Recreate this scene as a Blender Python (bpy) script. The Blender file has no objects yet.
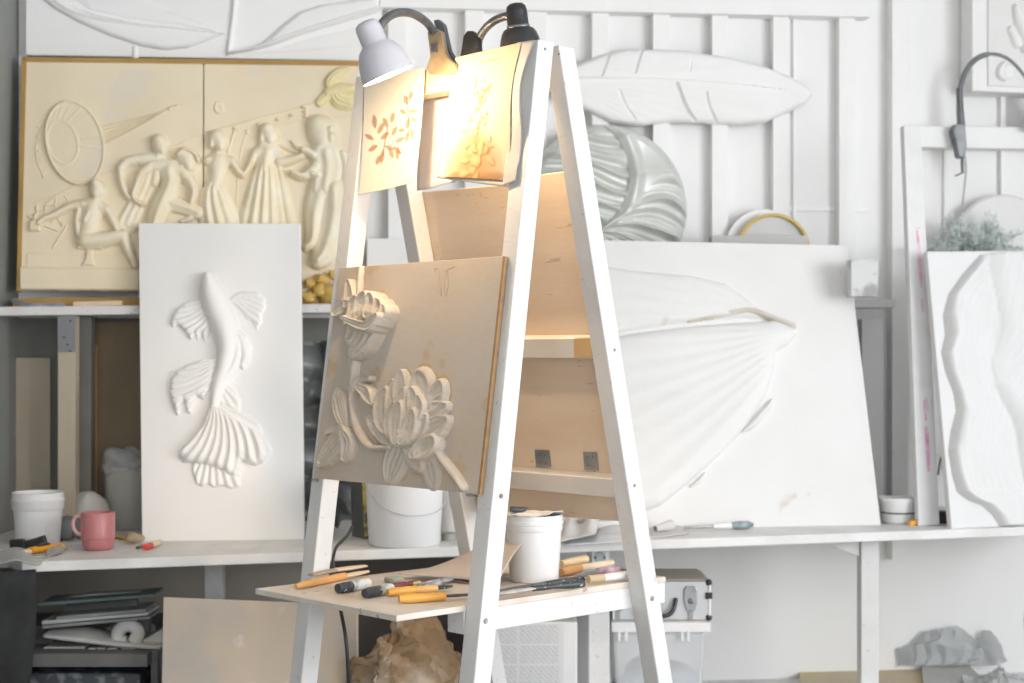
import bpy, math, random
import numpy as np
from mathutils import Vector as V

random.seed(7)
rng = np.random.RandomState(7)
F, CX, HY, EZ = 1596.0, 512.0, 353.0, 1.32      # focal length in pixels, principal column, horizon row, eye height
COL = bpy.context.scene.collection

# ------------------------------------------------------------------ projection helpers
def ray(px, py):
    return V(((px-CX)/F, 1.0, -(py-HY)/F))
EYE = V((0, 0, EZ))
def pt(px, py, Y):
    return EYE + ray(px, py)*Y
def hit(px, py, P, N):
    d = ray(px, py); k = (V(P)-EYE).dot(V(N))/d.dot(V(N))
    return EYE + d*k

# ------------------------------------------------------------------ materials
MATS = {}
def mat(name, col, rough=.6, col2=None, scale=6, amt=.5, bump=0, bscale=40, metal=0, spec=.5, speck=None, attr=False,
        trans=0, emit=0, alpha=None, stretch=None, transl=0, lo=.35, hi=.65):
    if name in MATS: return MATS[name]
    m = bpy.data.materials.new(name); m.use_nodes = True
    nt = m.node_tree; N = nt.nodes; L = nt.links; b = N['Principled BSDF']
    b.inputs['Roughness'].default_value = rough; b.inputs['Metallic'].default_value = metal
    b.inputs['Specular IOR Level'].default_value = spec
    c = (*col, 1); b.inputs['Base Color'].default_value = c
    tc = N.new('ShaderNodeTexCoord'); mp = N.new('ShaderNodeMapping'); L.new(tc.outputs['Object'], mp.inputs[0])
    if stretch: mp.inputs['Scale'].default_value = stretch
    out = None
    if attr:
        a = N.new('ShaderNodeAttribute'); a.attribute_name = 'Col'; out = a.outputs['Color']
    if col2 is not None:
        nz = N.new('ShaderNodeTexNoise'); nz.inputs['Scale'].default_value = scale; nz.inputs['Detail'].default_value = 6
        L.new(mp.outputs[0], nz.inputs['Vector'])
        mr = N.new('ShaderNodeMapRange'); mr.inputs[1].default_value = lo; mr.inputs[2].default_value = hi
        mr.inputs[4].default_value = amt; L.new(nz.outputs['Fac'], mr.inputs[0])
        mx = N.new('ShaderNodeMix'); mx.data_type = 'RGBA'; L.new(mr.outputs[0], mx.inputs['Factor'])
        if out: L.new(out, mx.inputs['A'])
        else: mx.inputs['A'].default_value = c
        mx.inputs['B'].default_value = (*col2, 1); out = mx.outputs['Result']
    if speck is not None:
        nz = N.new('ShaderNodeTexNoise'); nz.inputs['Scale'].default_value = speck[1]; nz.inputs['Detail'].default_value = 3
        L.new(mp.outputs[0], nz.inputs['Vector'])
        mr = N.new('ShaderNodeMapRange'); mr.inputs[1].default_value = speck[2]; mr.inputs[2].default_value = speck[2]+.04
        mr.inputs[4].default_value = speck[3]; L.new(nz.outputs['Fac'], mr.inputs[0])
        mx = N.new('ShaderNodeMix'); mx.data_type = 'RGBA'; L.new(mr.outputs[0], mx.inputs['Factor'])
        if out: L.new(out, mx.inputs['A'])
        else: mx.inputs['A'].default_value = c
        mx.inputs['B'].default_value = (*speck[0], 1); out = mx.outputs['Result']
    if out: L.new(out, b.inputs['Base Color'])
    if bump:
        nz = N.new('ShaderNodeTexNoise'); nz.inputs['Scale'].default_value = bscale; nz.inputs['Detail'].default_value = 8
        L.new(mp.outputs[0], nz.inputs['Vector'])
        bp = N.new('ShaderNodeBump'); bp.inputs['Strength'].default_value = bump; bp.inputs['Distance'].default_value = .004
        L.new(nz.outputs['Fac'], bp.inputs['Height']); L.new(bp.outputs[0], b.inputs['Normal'])
    if trans: b.inputs['Transmission Weight'].default_value = trans; b.inputs['IOR'].default_value = 1.3
    if alpha is not None: b.inputs['Alpha'].default_value = alpha
    if emit:
        b.inputs['Emission Color'].default_value = c; b.inputs['Emission Strength'].default_value = emit
    if transl:
        t = N.new('ShaderNodeBsdfTranslucent'); ms = N.new('ShaderNodeMixShader'); ms.inputs[0].default_value = transl
        if out: L.new(out, t.inputs[0])
        else: t.inputs[0].default_value = c
        o = N['Material Output']; L.new(b.outputs[0], ms.inputs[1]); L.new(t.outputs[0], ms.inputs[2]); L.new(ms.outputs[0], o.inputs[0])
    MATS[name] = m
    return m

BATTEN = mat('white_batten_paint', (.91, .905, .895), .6, (.87, .865, .855), 10, .5, .2, 60)
WHITEWOOD = mat('white_painted_timber', (.73, .725, .72), .55, (.64, .635, .62), 14, .5, .25, 60, speck=((.40, .39, .38), 80, .67, .5))
WORKTOP = mat('worktop_paint', (.78, .78, .77), .5, (.62, .61, .59), 9, .7, .25, 50, speck=((.35, .33, .3), 40, .69, .6))
WALLP = mat('white_wall_paint', (.90, .895, .885), .7, (.86, .855, .85), 2.5, .6, .15, 60)
SHADEWALL = mat('shade_grey_wall', (.30, .31, .30), .7, (.24, .245, .235), 3, .8, .15, 40)  # left wall's shade put into the grey; also cuts bounce off the unseen front wall
DARKGREY = mat('dark_grey_post_and_shade', (.22, .22, .20), .8, (.15, .15, .14), 4, .8, .1, 30)  # own grey of the post; on the board it stands for shade
PLASTER = mat('white_gypsum', (.90, .895, .885), .75, (.86, .855, .845), 5, .5, .12, 90)
PLASTER2 = mat('fish_panel_gypsum', (.90, .89, .875), .7, (.84, .83, .81), 2.5, .6, .1, 60, speck=((.62, .56, .48), 30, .72, .5))
PLASTERW = mat('tulip_panel_gypsum', (.84, .835, .825), .75, (.79, .78, .76), 3, .7, .15, 60, speck=((.60, .50, .38), 7, .70, .5))
CREAM = mat('cream_plaster', (.86, .75, .56), .7, (.78, .67, .48), 4, .7, .15, 70, speck=((.74, .68, .62), 3.5, .58, .4))
FIGURE = mat('cream_figure_plaster', (.90, .83, .67), .65, (.82, .70, .48), 14, .8, .2, 60)
OCHRE = mat('ochre_plaster', (.66, .45, .13), .7, (.52, .33, .09), 12, .8, .4, 30)
YELLOWP = mat('pale_yellow_plaster', (.84, .74, .44), .6, (.76, .62, .3), 12, .6)
SILVER = mat('silver_grey_glaze', (.62, .635, .60), .36, (.72, .73, .70), 12, .7, .1, 30, metal=.15)
PLY = mat('birch_plywood', (.80, .66, .52), .6, (.73, .57, .42), 3, .8, .1, 40, stretch=(1, 1, 5), speck=((.40, .28, .20), 14, .68, .5))
PLYGREY = mat('weathered_plywood', (.56, .48, .38), .65, (.46, .43, .40), 4, 1, .15, 50, stretch=(1, 1, .8), lo=.42, hi=.58, speck=((.68, .67, .64), 9, .63, .5))
PEONYPLY = mat('peony_panel_board', (.60, .53, .46), .65, (.58, .47, .36), 5, .8, .2, 60, speck=((.52, .36, .20), 9, .62, .55))
CLAY = mat('carved_clay', (.64, .58, .51), .7, (.60, .49, .37), 22, .7, .5, 90)
EDGE = mat('plywood_edge_brown', (.40, .24, .11), .7, (.28, .17, .08), 60, .6)
RAWWOOD = mat('raw_pine', (.72, .48, .24), .6, (.62, .38, .17), 12, .7, .1, 60)
FRAMEWOOD = mat('ochre_frame_wood', (.48, .29, .08), .6, (.34, .2, .06), 8, .7)
BEIGE = mat('beige_board', (.50, .44, .34), .8, (.44, .38, .29), 3, .7, .1, 40)
BROWNB = mat('brown_hardboard', (.26, .20, .13), .8, (.20, .15, .10), 5, .7, .1, 40)
ORANGEEDGE = mat('orange_board_edge', (.55, .35, .15), .7, (.45, .28, .12), 9, .5)
STEEL = mat('zinc_steel', (.45, .46, .47), .35, (.30, .30, .30), 25, .6, metal=.8)
DARKMET = mat('worn_grey_metal', (.20, .21, .22), .4, (.10, .10, .11), 30, .7, .1, 60, metal=.5)
SCREW = mat('dull_screw_metal', (.42, .42, .42), .4, (.2, .2, .2), 40, .5, metal=.6)
BLACK = mat('black_plastic', (.02, .02, .022), .3, (.05, .05, .055), 20, .5)
BLACKTOOL = mat('paint_flecked_black_rubber', (.035, .04, .045), .45, (.10, .12, .13), 25, .5, speck=((.7, .72, .72), 120, .63, .8))
LAMPWHITE = mat('lavender_white_enamel', (.60, .59, .63), .35, (.56, .55, .59), 4, .4)
BULB = mat('lit_bulb', (1, .80, .5), .4, emit=14)
WPLASTIC = mat('white_bucket_plastic', (.83, .83, .84), .35, (.78, .78, .79), 6, .5)
CLOUDY = mat('cloudy_plastic', (.50, .49, .45), .4, (.42, .40, .36), 8, .6)
PINK = mat('pink_glaze', (.55, .21, .22), .3, (.48, .17, .18), 9, .5)
YELLOW = mat('yellow_plastic', (.90, .42, .02), .4, (.75, .32, .02), 20, .4)
RED = mat('red_plastic', (.75, .06, .05), .4, (.6, .04, .04), 20, .4)
WOODTOOL = mat('varnished_handle_wood', (.72, .38, .14), .35, (.60, .28, .09), 18, .7)
WOODYEL = mat('amber_handle_wood', (.80, .42, .08), .35, (.70, .33, .05), 18, .7)
WOODPALE = mat('pale_tool_wood', (.80, .66, .48), .5, (.70, .54, .36), 18, .7)
MAROON = mat('maroon_plastic', (.22, .05, .06), .4, (.15, .03, .05), 15, .6)
PURPLE = mat('purple_flecked_handle', (.30, .10, .20), .4, (.7, .6, .6), 40, .8)
TEAL = mat('teal_bristles', (.12, .19, .21), .7, (.5, .55, .55), 40, .7)
BAGPAPER = mat('crumpled_kraft_bag', (.27, .18, .10), .45, (.50, .42, .34), 7, 1, .8, 14, lo=.48, hi=.62)
GREYFILM = mat('grey_plastic_film', (.10, .11, .11), .35, (.18, .19, .19), 5, .7, .3, 20)
DARKCLOTH = mat('dark_dusty_cloth', (.010, .011, .012), .8, (.035, .038, .042), 9, .7, .3, 40)
CLEARP = mat('milky_clear_plastic', (.80, .82, .84), .3, (.72, .75, .78), 5, .5, alpha=.5)
FILM = mat('translucent_film', (.70, .72, .73), .35, (.6, .62, .63), 5, .5, alpha=.42)
ALU = mat('brushed_aluminium', (.66, .67, .68), .35, (.58, .59, .60), 10, .5, metal=.35)
CASETOP = mat('case_top_panel', (.60, .54, .46), .35, (.52, .46, .38), 6, .5, metal=.2)
TEALSLAB = mat('teal_grey_slab', (.13, .18, .18), .6, (.08, .10, .10), 10, .6)
GREYSLAB = mat('grey_plaster_slab', (.36, .37, .36), .75, (.22, .23, .23), 18, .8, .3, 40)
WASTE = mat('dusty_white_cast', (.62, .62, .61), .7, (.45, .45, .44), 10, .7, .2, 40)
SHELFGREY = mat('dusty_dark_shelf', (.13, .13, .13), .75, (.20, .20, .20), 8, .7, .2, 40)
CARD = mat('stained_cardboard', (.60, .53, .42), .8, (.66, .52, .28), 5, .9, .1, 30)
CARDGREY = mat('grey_cardboard', (.50, .50, .48), .8, (.58, .57, .55), 5, .7, .1, 30)
GREEN = mat('frosted_green_needles', (.38, .50, .44), .6, (.85, .89, .87), 40, 1, lo=.36, hi=.52)
GOLD = mat('gold_rim', (.68, .50, .16), .3, (.58, .40, .12), 10, .5, metal=.6)
TRAY = mat('pale_grey_tray', (.66, .66, .65), .6, (.6, .6, .59), 6, .5)
MARBLE = mat('grey_marble_print', (.66, .66, .66), .4, (.30, .30, .31), 16, .9, lo=.48, hi=.6)
PINKMARK = mat('plank_paint_with_pink', (.78, .78, .78), .6, (.68, .68, .67), 14, .5, .2, 60)
PINKPAINT = mat('pink_marker_paint', (.72, .30, .48), .6, (.78, .62, .70), 35, .9)
PAPER = mat('printed_paper', (.8, .8, .8), .7, attr=True, transl=.12)
BLANK = mat('blank_paper', (.80, .79, .78), .7, (.74, .73, .73), 5, .5, transl=.2)
BLUEPAPER = mat('blue_grey_print_paper', (.62, .66, .72), .6, (.80, .80, .80), 9, .9, transl=.1)
KRAFTP = mat('beige_packing_paper', (.74, .64, .56), .7, (.70, .59, .50), 4, .5, transl=.15)
INK = mat('pencil_marks', (.18, .12, .08), .8, (.25, .18, .12), 20, .5)
PENCIL = mat('faint_pencil_marks', (.40, .30, .20), .8, (.45, .35, .25), 20, .5)
CERAMIC = mat('white_ceramic', (.84, .84, .84), .3, (.8, .8, .8), 5, .3)
SOCKETM = mat('grey_socket_plastic', (.50, .54, .57), .4, (.45, .48, .5), 10, .4)
FLOORM = mat('concrete_floor', (.42, .41, .40), .7, (.32, .31, .30), 3, .8, .2, 20)
CEILM = mat('ceiling_paint', (.76, .76, .76), .8, (.72, .72, .72), 3, .5)
GLASS = mat('window_glass', (1, 1, 1), .02, trans=1, spec=.3, col2=(.98, .99, 1), scale=2)

# ------------------------------------------------------------------ mesh builder
class MB:
    def __init__(s): s.v = []; s.f = []; s.c = None
    def add(s, vs, fs):
        o = len(s.v); s.v += [tuple(x) for x in vs]; s.f += [tuple(i+o for i in f) for f in fs]; return s
    def hexa(s, b, t):
        return s.add(list(b)+list(t), [(3, 2, 1, 0), (4, 5, 6, 7), (0, 1, 5, 4), (1, 2, 6, 5), (2, 3, 7, 6), (3, 0, 4, 7)])
    def box(s, x0, x1, y0, y1, z0, z1):
        q = lambda z: [(x0, y0, z), (x1, y0, z), (x1, y1, z), (x0, y1, z)]
        return s.hexa(q(z0), q(z1))
    def obox(s, c, ax, ay, az):      # half-axis vectors
        c, ax, ay, az = map(V, (c, ax, ay, az))
        q = lambda k: [c-ax-ay+az*k, c+ax-ay+az*k, c+ax+ay+az*k, c-ax+ay+az*k]
        return s.hexa(q(-1), q(1))
    def prism(s, pts, vec):
        n = len(pts); vec = V(vec); a = [V(p) for p in pts]; b = [p+vec for p in a]
        fs = [tuple(range(n)), tuple(range(2*n-1, n-1, -1))]
        fs += [(i, i+n, (i+1) % n+n, (i+1) % n) for i in range(n)]
        return s.add(a+b, fs)
    def tube(s, pts, r, n=10, flat=None):
        pts = [V(p) for p in pts]; k = len(pts)
        if not hasattr(r, '__len__'): r = [r]*k
        vs = []; up = None
        for i, p in enumerate(pts):
            d = (pts[min(i+1, k-1)]-pts[max(i-1, 0)]).normalized()
            if up is None:
                up = V((0, 0, 1)) if abs(d.z) < .9 else V((1, 0, 0))
                up = (up-d*up.dot(d)).normalized()
            else: up = (up-d*up.dot(d)).normalized()
            sd = d.cross(up)
            for j in range(n):
                a = 2*math.pi*j/n
                vs.append(p+(up*math.cos(a)*(flat or 1)+sd*math.sin(a))*r[i])
        fs = [(i*n+j, i*n+(j+1) % n, (i+1)*n+(j+1) % n, (i+1)*n+j) for i in range(k-1) for j in range(n)]
        fs += [tuple(range(n-1, -1, -1)), tuple((k-1)*n+j for j in range(n))]
        return s.add(vs, fs)
    def lathe(s, o, ax, prof, n=32, close=False, sx=1.0):
        o = V(o); ax = V(ax).normalized()
        u = ax.cross(V((0, 1, 0)) if abs(ax.y) < .9 else V((1, 0, 0))).normalized(); w = ax.cross(u)
        k = len(prof); vs = []
        for (r, h) in prof:
            for j in range(n):
                a = 2*math.pi*j/n; vs.append(o+ax*h+(u*math.cos(a)*sx+w*math.sin(a))*r)
        fs = [(i*n+j, i*n+(j+1) % n, (i+1)*n+(j+1) % n, (i+1)*n+j) for i in range(k-1) for j in range(n)]
        if close: fs += [((k-1)*n+j, (k-1)*n+(j+1) % n, (j+1) % n, j) for j in range(n)]
        else:
            fs.append(tuple(range(n-1, -1, -1))); fs.append(tuple((k-1)*n+j for j in range(n)))
        return s.add(vs, fs)
    def blob(s, c, r, seg=20, ring=12, noise=0, fr=8, seed=0):
        c = V(c); vs = []; g = np.random.RandomState(seed); ph = g.rand(6, 3)*6; k = g.randn(6, 3)*fr
        def nz(d): return sum(math.sin(k[i][0]*d[0]+k[i][1]*d[1]+k[i][2]*d[2]+ph[i][0]) for i in range(6))/6
        for i in range(ring+1):
            th = math.pi*i/ring
            for j in range(seg):
                a = 2*math.pi*j/seg; d = (math.sin(th)*math.cos(a), math.sin(th)*math.sin(a), math.cos(th))
                m = 1+noise*abs(nz(d))*2-noise*.5
                vs.append(c+V((d[0]*r[0]*m, d[1]*r[1]*m, d[2]*r[2]*m)))
        fs = [(i*seg+j, (i+1)*seg+j, (i+1)*seg+(j+1) % seg, i*seg+(j+1) % seg) for i in range(ring) for j in range(seg)]
        return s.add(vs, fs)
    def grid(s, P, mask=None, col=None):
        ny, nx = P.shape[:2]
        idx = -np.ones((ny, nx), int)
        if mask is None: cell = np.ones((ny-1, nx-1), bool)
        else: cell = mask[:-1, :-1] | mask[1:, :-1] | mask[:-1, 1:] | mask[1:, 1:]
        use = np.zeros((ny, nx), bool)
        use[:-1, :-1] |= cell; use[1:, :-1] |= cell; use[:-1, 1:] |= cell; use[1:, 1:] |= cell
        idx[use] = np.arange(use.sum())
        jj, ii = np.nonzero(cell)
        fs = np.stack([idx[jj, ii], idx[jj, ii+1], idx[jj+1, ii+1], idx[jj+1, ii]], 1)
        if col is not None: s.c = col[use]
        return s.add(P[use].tolist(), fs.tolist())

OFF = {}
def obj(name, mb, m, parent=None, label=None, cat=None, group=None, kind=None, smooth=None, bevel=0, solid=0, loc=None):
    me = bpy.data.meshes.new(name)
    a = np.array([tuple(x) for x in mb.v], float)
    if parent is None:
        o0 = np.array(loc) if loc is not None else np.array([(a[:, 0].min()+a[:, 0].max())/2, (a[:, 1].min()+a[:, 1].max())/2, a[:, 2].min()])
    else: o0 = OFF[parent.name]
    me.from_pydata((a-o0).tolist(), [], mb.f)
    if mb.c is not None:
        ca = me.color_attributes.new('Col', 'FLOAT_COLOR', 'POINT')
        cc = np.ones((len(mb.c), 4)); cc[:, :3] = mb.c; ca.data.foreach_set('color', cc.ravel())
    me.validate(); me.materials.append(m)
    if smooth is not None:
        me.shade_smooth()
        if smooth < 180: me.set_sharp_from_angle(angle=math.radians(smooth))
    ob = bpy.data.objects.new(name, me); COL.objects.link(ob)
    if parent is None: ob.location = o0
    else: ob.parent = parent
    OFF[ob.name] = o0
    if label: ob['label'] = label
    if cat: ob['category'] = cat
    if group: ob['group'] = group
    if kind: ob['kind'] = kind
    if bevel:
        b = ob.modifiers.new('bevel', 'BEVEL'); b.width = bevel; b.segments = 2; b.limit_method = 'ANGLE'
    if solid:
        b = ob.modifiers.new('solid', 'SOLIDIFY'); b.thickness = solid; b.offset = 0
    return ob
def thing(name, label, cat, loc, group=None):
    e = bpy.data.objects.new(name, None); COL.objects.link(e); e.location = loc; e.empty_display_size = .05
    OFF[e.name] = np.array(tuple(loc)); e['label'] = label; e['category'] = cat
    if group: e['group'] = group
    return e
def struct(name, mb, m, **k): return obj(name, mb, m, kind='structure', **k)

# ------------------------------------------------------------------ relief frames
class Fr:
    def __init__(s, O, S, T):
        s.O = V(O); s.S = V(S).normalized(); T = V(T); s.T = (T-s.S*T.dot(s.S)).normalized(); s.N = s.S.cross(s.T)
    def w(s, a, b, n=0): return s.O+s.S*a+s.T*b+s.N*n
    def px(s, x, y, n=0):
        p = hit(x, y, s.O+s.N*n, s.N)-s.O
        return p.dot(s.S), p.dot(s.T)
    def at(s, x, y, n=0): return hit(x, y, s.O+s.N*n, s.N)
    def arr(s, S, T, H):
        o, a, b, n = (np.array(tuple(q)) for q in (s.O, s.S, s.T, s.N))
        return o+S[..., None]*a+T[..., None]*b+H[..., None]*n
def lean(P0, P1, deg):
    P0, P1 = V(P0), V(P1); S = (P1-P0).normalized(); b = V((0, 0, 1)).cross(S).normalized(); up = S.cross(b)*-1
    up = V((0, 0, 1))-S*S.z; up.normalize(); b = (b-S*b.dot(S)).normalized()
    if b.y < 0: b = -b
    a = math.radians(deg)
    return Fr(P0, S, up*math.cos(a)+b*math.sin(a))

def smoothpts(p, n=6):
    out = []
    for i in range(len(p)-1):
        a, b, c, d = p[max(i-1, 0)], p[i], p[i+1], p[min(i+2, len(p)-1)]
        for k_ in range(n):
            t = k_/n; out.append(.5*((2*b)+(c-a)*t+(2*a-5*b+4*c-d)*t*t+(-a+3*b-3*c+d)*t**3))
    return out+[p[-1]]
class Strip:
    def __init__(s, pts, hw, H, n=0, ra=0, p=.5, hp=None, lift=0, ph=0, cup=0):
        s.cup = cup; s.pts = pts; s.hw = hw if hasattr(hw, '__len__') else [hw]*len(pts); s.H = H; s.n = n; s.ra = ra; s.p = p; s.hp = hp; s.lift = lift; s.ph = ph
    def bind(s, fr):
        if len(s.pts) > 2:
            s.pts = [tuple(p) for p in smoothpts([V((x, y, 0)) for x, y in s.pts], 4)]; s.pts = [(p[0], p[1]) for p in s.pts]
        s.r = []
        if len(s.hw) > 2 and len(s.pts) == 2:
            a, b = s.pts; s.pts = [(a[0]+(b[0]-a[0])*i/6, a[1]+(b[1]-a[1])*i/6) for i in range(7)]
        s.q = [fr.px(*p) for p in s.pts]
        k = len(s.pts)
        hh = [V((h, 0, 0)) for h in s.hw]
        hh = [h.x for h in smoothpts(hh, 4)] if len(hh) > 2 else s.hw
        hw = np.interp(np.linspace(0, 1, k), np.linspace(0, 1, len(hh)), hh)
        for i, p in enumerate(s.pts):
            a = s.pts[max(i-1, 0)]; b = s.pts[min(i+1, k-1)]
            dx, dy = b[0]-a[0], b[1]-a[1]; l = math.hypot(dx, dy) or 1
            o = fr.px(p[0]-dy/l*hw[i], p[1]+dx/l*hw[i])
            s.r.append(max(1e-4, math.hypot(o[0]-s.q[i][0], o[1]-s.q[i][1])))
        R = max(s.r); xs = [q[0] for q in s.q]; ys = [q[1] for q in s.q]
        s.bb = (min(xs)-R, max(xs)+R, min(ys)-R, max(ys)+R); return s
    def ev(s, S, T):
        best = np.full(S.shape, 9.); v = np.zeros(S.shape); u = np.zeros(S.shape); k = len(s.q)-1
        for i in range(k):
            (ax, ay), (bx, by) = s.q[i], s.q[i+1]; ex, ey = bx-ax, by-ay; l2 = ex*ex+ey*ey+1e-12
            t = np.clip(((S-ax)*ex+(T-ay)*ey)/l2, 0, 1); dx = S-ax-ex*t; dy = T-ay-ey*t
            rel = np.hypot(dx, dy)/(s.r[i]+(s.r[i+1]-s.r[i])*t); c = rel < best
            best = np.where(c, rel, best); v = np.where(c, np.sign(ex*dy-ey*dx)*rel, v); u = np.where(c, (i+t)/k, u)
        ins = best < 1
        h = s.H*(np.interp(u, np.linspace(0, 1, len(s.hp)), s.hp) if s.hp else 1)
        pr = np.clip(1-best**2, 0, 1)**s.p
        if s.cup: pr = np.clip((1-best)*3.2, 0, 1)**.6*(1-s.cup*(1-v**2)*np.clip(u*2.5, .3, 1))
        if s.n: pr = pr*(1+s.ra*np.cos(math.pi*s.n*v+s.ph))
        return np.where(ins, s.lift*np.clip((1-best)*6, 0, 1)+h*pr, 0)
class Poly:
    def __init__(s, pts, H, edge, pole=None, n=0, ra=0, lift=0, dome=0, twist=0, ph=0, p=1.0):
        s.pts = pts; s.H = H; s.edge = edge; s.pole = pole; s.n = n; s.ra = ra; s.lift = lift; s.dome = dome; s.twist = twist; s.ph = ph; s.p = p
    def bind(s, fr):
        s.q = [fr.px(*p) for p in s.pts]; a = fr.px(s.pts[0][0], s.pts[0][1]); b = fr.px(s.pts[0][0], s.pts[0][1]+10)
        s.k = math.hypot(a[0]-b[0], a[1]-b[1])/10; s.e = s.edge*s.k
        s.pl = fr.px(*s.pole) if s.pole else None
        xs = [q[0] for q in s.q]; ys = [q[1] for q in s.q]; s.bb = (min(xs), max(xs), min(ys), max(ys)); return s
    def ev(s, S, T):
        ins = np.zeros(S.shape, bool); d = np.full(S.shape, 9.); n = len(s.q)
        for i in range(n):
            (ax, ay), (bx, by) = s.q[i], s.q[(i+1) % n]
            ex, ey = bx-ax, by-ay; t = np.clip(((S-ax)*ex+(T-ay)*ey)/(ex*ex+ey*ey+1e-12), 0, 1)
            d = np.minimum(d, np.hypot(S-ax-ex*t, T-ay-ey*t))
            c = ((ay > T) != (by > T)) & (S < (bx-ax)*(T-ay)/((by-ay) if abs(by-ay) > 1e-9 else 1e-9)+ax)
            ins ^= c
        e = np.clip(d/s.e, 0, 1); e = (1-(1-e)**2)**.5
        h = s.H*e**s.p+s.dome*np.clip(d/(s.e*6), 0, 1)
        if s.pl and s.n:
            th = np.arctan2(T-s.pl[1], S-s.pl[0]); r = np.hypot(S-s.pl[0], T-s.pl[1])
            h = h+e*s.ra*np.cos(s.n*(th+s.twist*r)+s.ph)*np.clip(r/(s.e*2), 0, 1)
        return np.where(ins, np.maximum(h, 0)+s.lift*e, 0)
def relief(name, fr, layers, step, m, parent, label=None, n0=0.0, mode='max', jitter=0, smooth=180, fn=None, blur=1):
    for l in layers: l.bind(fr)
    bb = np.array([l.bb for l in layers]); x0, x1, y0, y1 = bb[:, 0].min()-step, bb[:, 1].max()+step, bb[:, 2].min()-step, bb[:, 3].max()+step
    S, T = np.meshgrid(np.arange(x0, x1+step, step), np.arange(y0, y1+step, step))
    H = np.zeros(S.shape)
    for l in layers:
        i0 = max(0, int((l.bb[0]-x0)/step)-1); i1 = int((l.bb[1]-x0)/step)+3; j0 = max(0, int((l.bb[2]-y0)/step)-1); j1 = int((l.bb[3]-y0)/step)+3
        h = l.ev(S[j0:j1, i0:i1], T[j0:j1, i0:i1]); H[j0:j1, i0:i1] = np.maximum(H[j0:j1, i0:i1], h)
    if jitter: H = H+(H > 2e-4)*jitter*(rng.rand(*H.shape)-.5)
    for _ in range(blur):
        Z = np.pad(H, 1); B = sum(Z[a:a+H.shape[0], b:b+H.shape[1]] for a in range(3) for b in range(3))/9
        H = np.where(H > 2e-4, B, 0)
    if fn: H = fn(S, T, H)
    mask = H > 2e-4
    mb = MB().grid(fr.arr(S, T, np.where(mask, H, 0)+n0-.0006), mask)
    return obj(name, mb, m, parent, label, smooth=smooth)
def slab(fr, pts, th, n=0, inpx=True):
    q = [fr.at(x, y, n) if inpx else fr.w(x, y, n) for x, y in pts]
    return MB().prism(q, -fr.N*th)
def fbox(mb, fr, s0, s1, t0, t1, n0, n1):
    q = lambda n: [fr.w(s0, t0, n), fr.w(s1, t0, n), fr.w(s1, t1, n), fr.w(s0, t1, n)]
    return mb.hexa(q(n0), q(n1))
def sheet(name, P, m, parent=None, col=None, th=.0008, **k):
    return obj(name, MB().grid(P, None, col), m, parent, smooth=180, solid=th, **k)

# ------------------------------------------------------------------ camera, world
cam = bpy.data.objects.new('camera', bpy.data.cameras.new('camera')); COL.objects.link(cam)
cam.location = EYE; cam.rotation_euler = (math.pi/2, 0, 0)
cam.data.sensor_width = 36; cam.data.lens = F/1024*36; cam.data.shift_y = (HY-341.5)/1024
cam.data.dof.use_dof = True; cam.data.dof.focus_distance = 3.15; cam.data.dof.aperture_fstop = 4.5
sc = bpy.context.scene; sc.camera = cam
sc.view_settings.view_transform = 'Standard'; sc.view_settings.look = 'None'; sc.view_settings.gamma = 1
sc.view_settings.exposure = 0.1
w = bpy.data.worlds.new('sky'); sc.world = w; w.use_nodes = True
bg = w.node_tree.nodes['Background']; bg.inputs[0].default_value = (.90, .95, 1, 1); bg.inputs[1].default_value = 2.0

# ------------------------------------------------------------------ room
def wy(X): return 4.95+.12*X
XL, XR, YF, ZC = -1.475, 3.4, -2.6, 2.9
WN = V((.12, -1, 0)).normalized()
def wallpt(px, py, off=0): return hit(px, py, V((0, 4.95, 1))+WN*off, WN)
struct('floor', MB().prism([(XL, YF, 0), (XR, YF, 0), (XR, wy(XR)+.1, 0), (XL, wy(XL)+.1, 0)], (0, 0, -.1)), FLOORM)
struct('ceiling', MB().prism([(XL, YF, ZC), (XR, YF, ZC), (XR, wy(XR)+.1, ZC), (XL, wy(XL)+.1, ZC)], (0, 0, .1)), CEILM)
struct('wall_back', MB().prism([(XL, wy(XL), 0), (XR, wy(XR), 0), (XR, wy(XR), ZC), (XL, wy(XL), ZC)], (0, .1, 0)), WALLP)
struct('wall_left', MB().box(XL-.1, XL, YF, wy(XL)+.1, 0, ZC), SHADEWALL)  # wall in shade, darkened through its colour
def wall_with_hole(name, m, axis, c, a0, a1, h0, h1, z0, z1, th):
    mb = MB()
    for (p, q, r, t) in ((a0, h0, 0, ZC), (h1, a1, 0, ZC), (h0, h1, 0, z0), (h0, h1, z1, ZC)):
        if axis == 'x': mb.box(c, c+th, p, q, r, t)
        else: mb.box(p, q, c-th, c, r, t)
    return struct(name, mb, m)
wall_with_hole('wall_right', WALLP, 'x', XR, YF, wy(XR)+.1, -1.9, 2.5, .85, 2.6, .15)
wall_with_hole('wall_front', SHADEWALL, 'y', YF, XL, XR, -1.35, 1.75, .9, 2.5, .15)
def window(n, axis, c, a0, a1, z0, z1):
    mb = MB(); f = .05
    def bx(p, q, r, t):
        if axis == 'x': mb.box(c+.04, c+.10, p, q, r, t)
        else: mb.box(p, q, c-.10, c-.04, r, t)
    bx(a0, a0+f, z0, z1); bx(a1-f, a1, z0, z1); bx(a0, a1, z0, z0+f); bx(a0, a1, z1-f, z1)
    for k in (1, 2):
        m_ = a0+(a1-a0)*k/3; bx(m_-f/2, m_+f/2, z0, z1)
    fr_ = struct('window_%d' % n, mb, WHITEWOOD, bevel=.004)
window(1, 'x', XR, -1.9, 2.5, .85, 2.6); window(2, 'y', YF, -1.35, 1.75, .9, 2.5)  # the front window is made up, an opening for frontal fill

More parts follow.
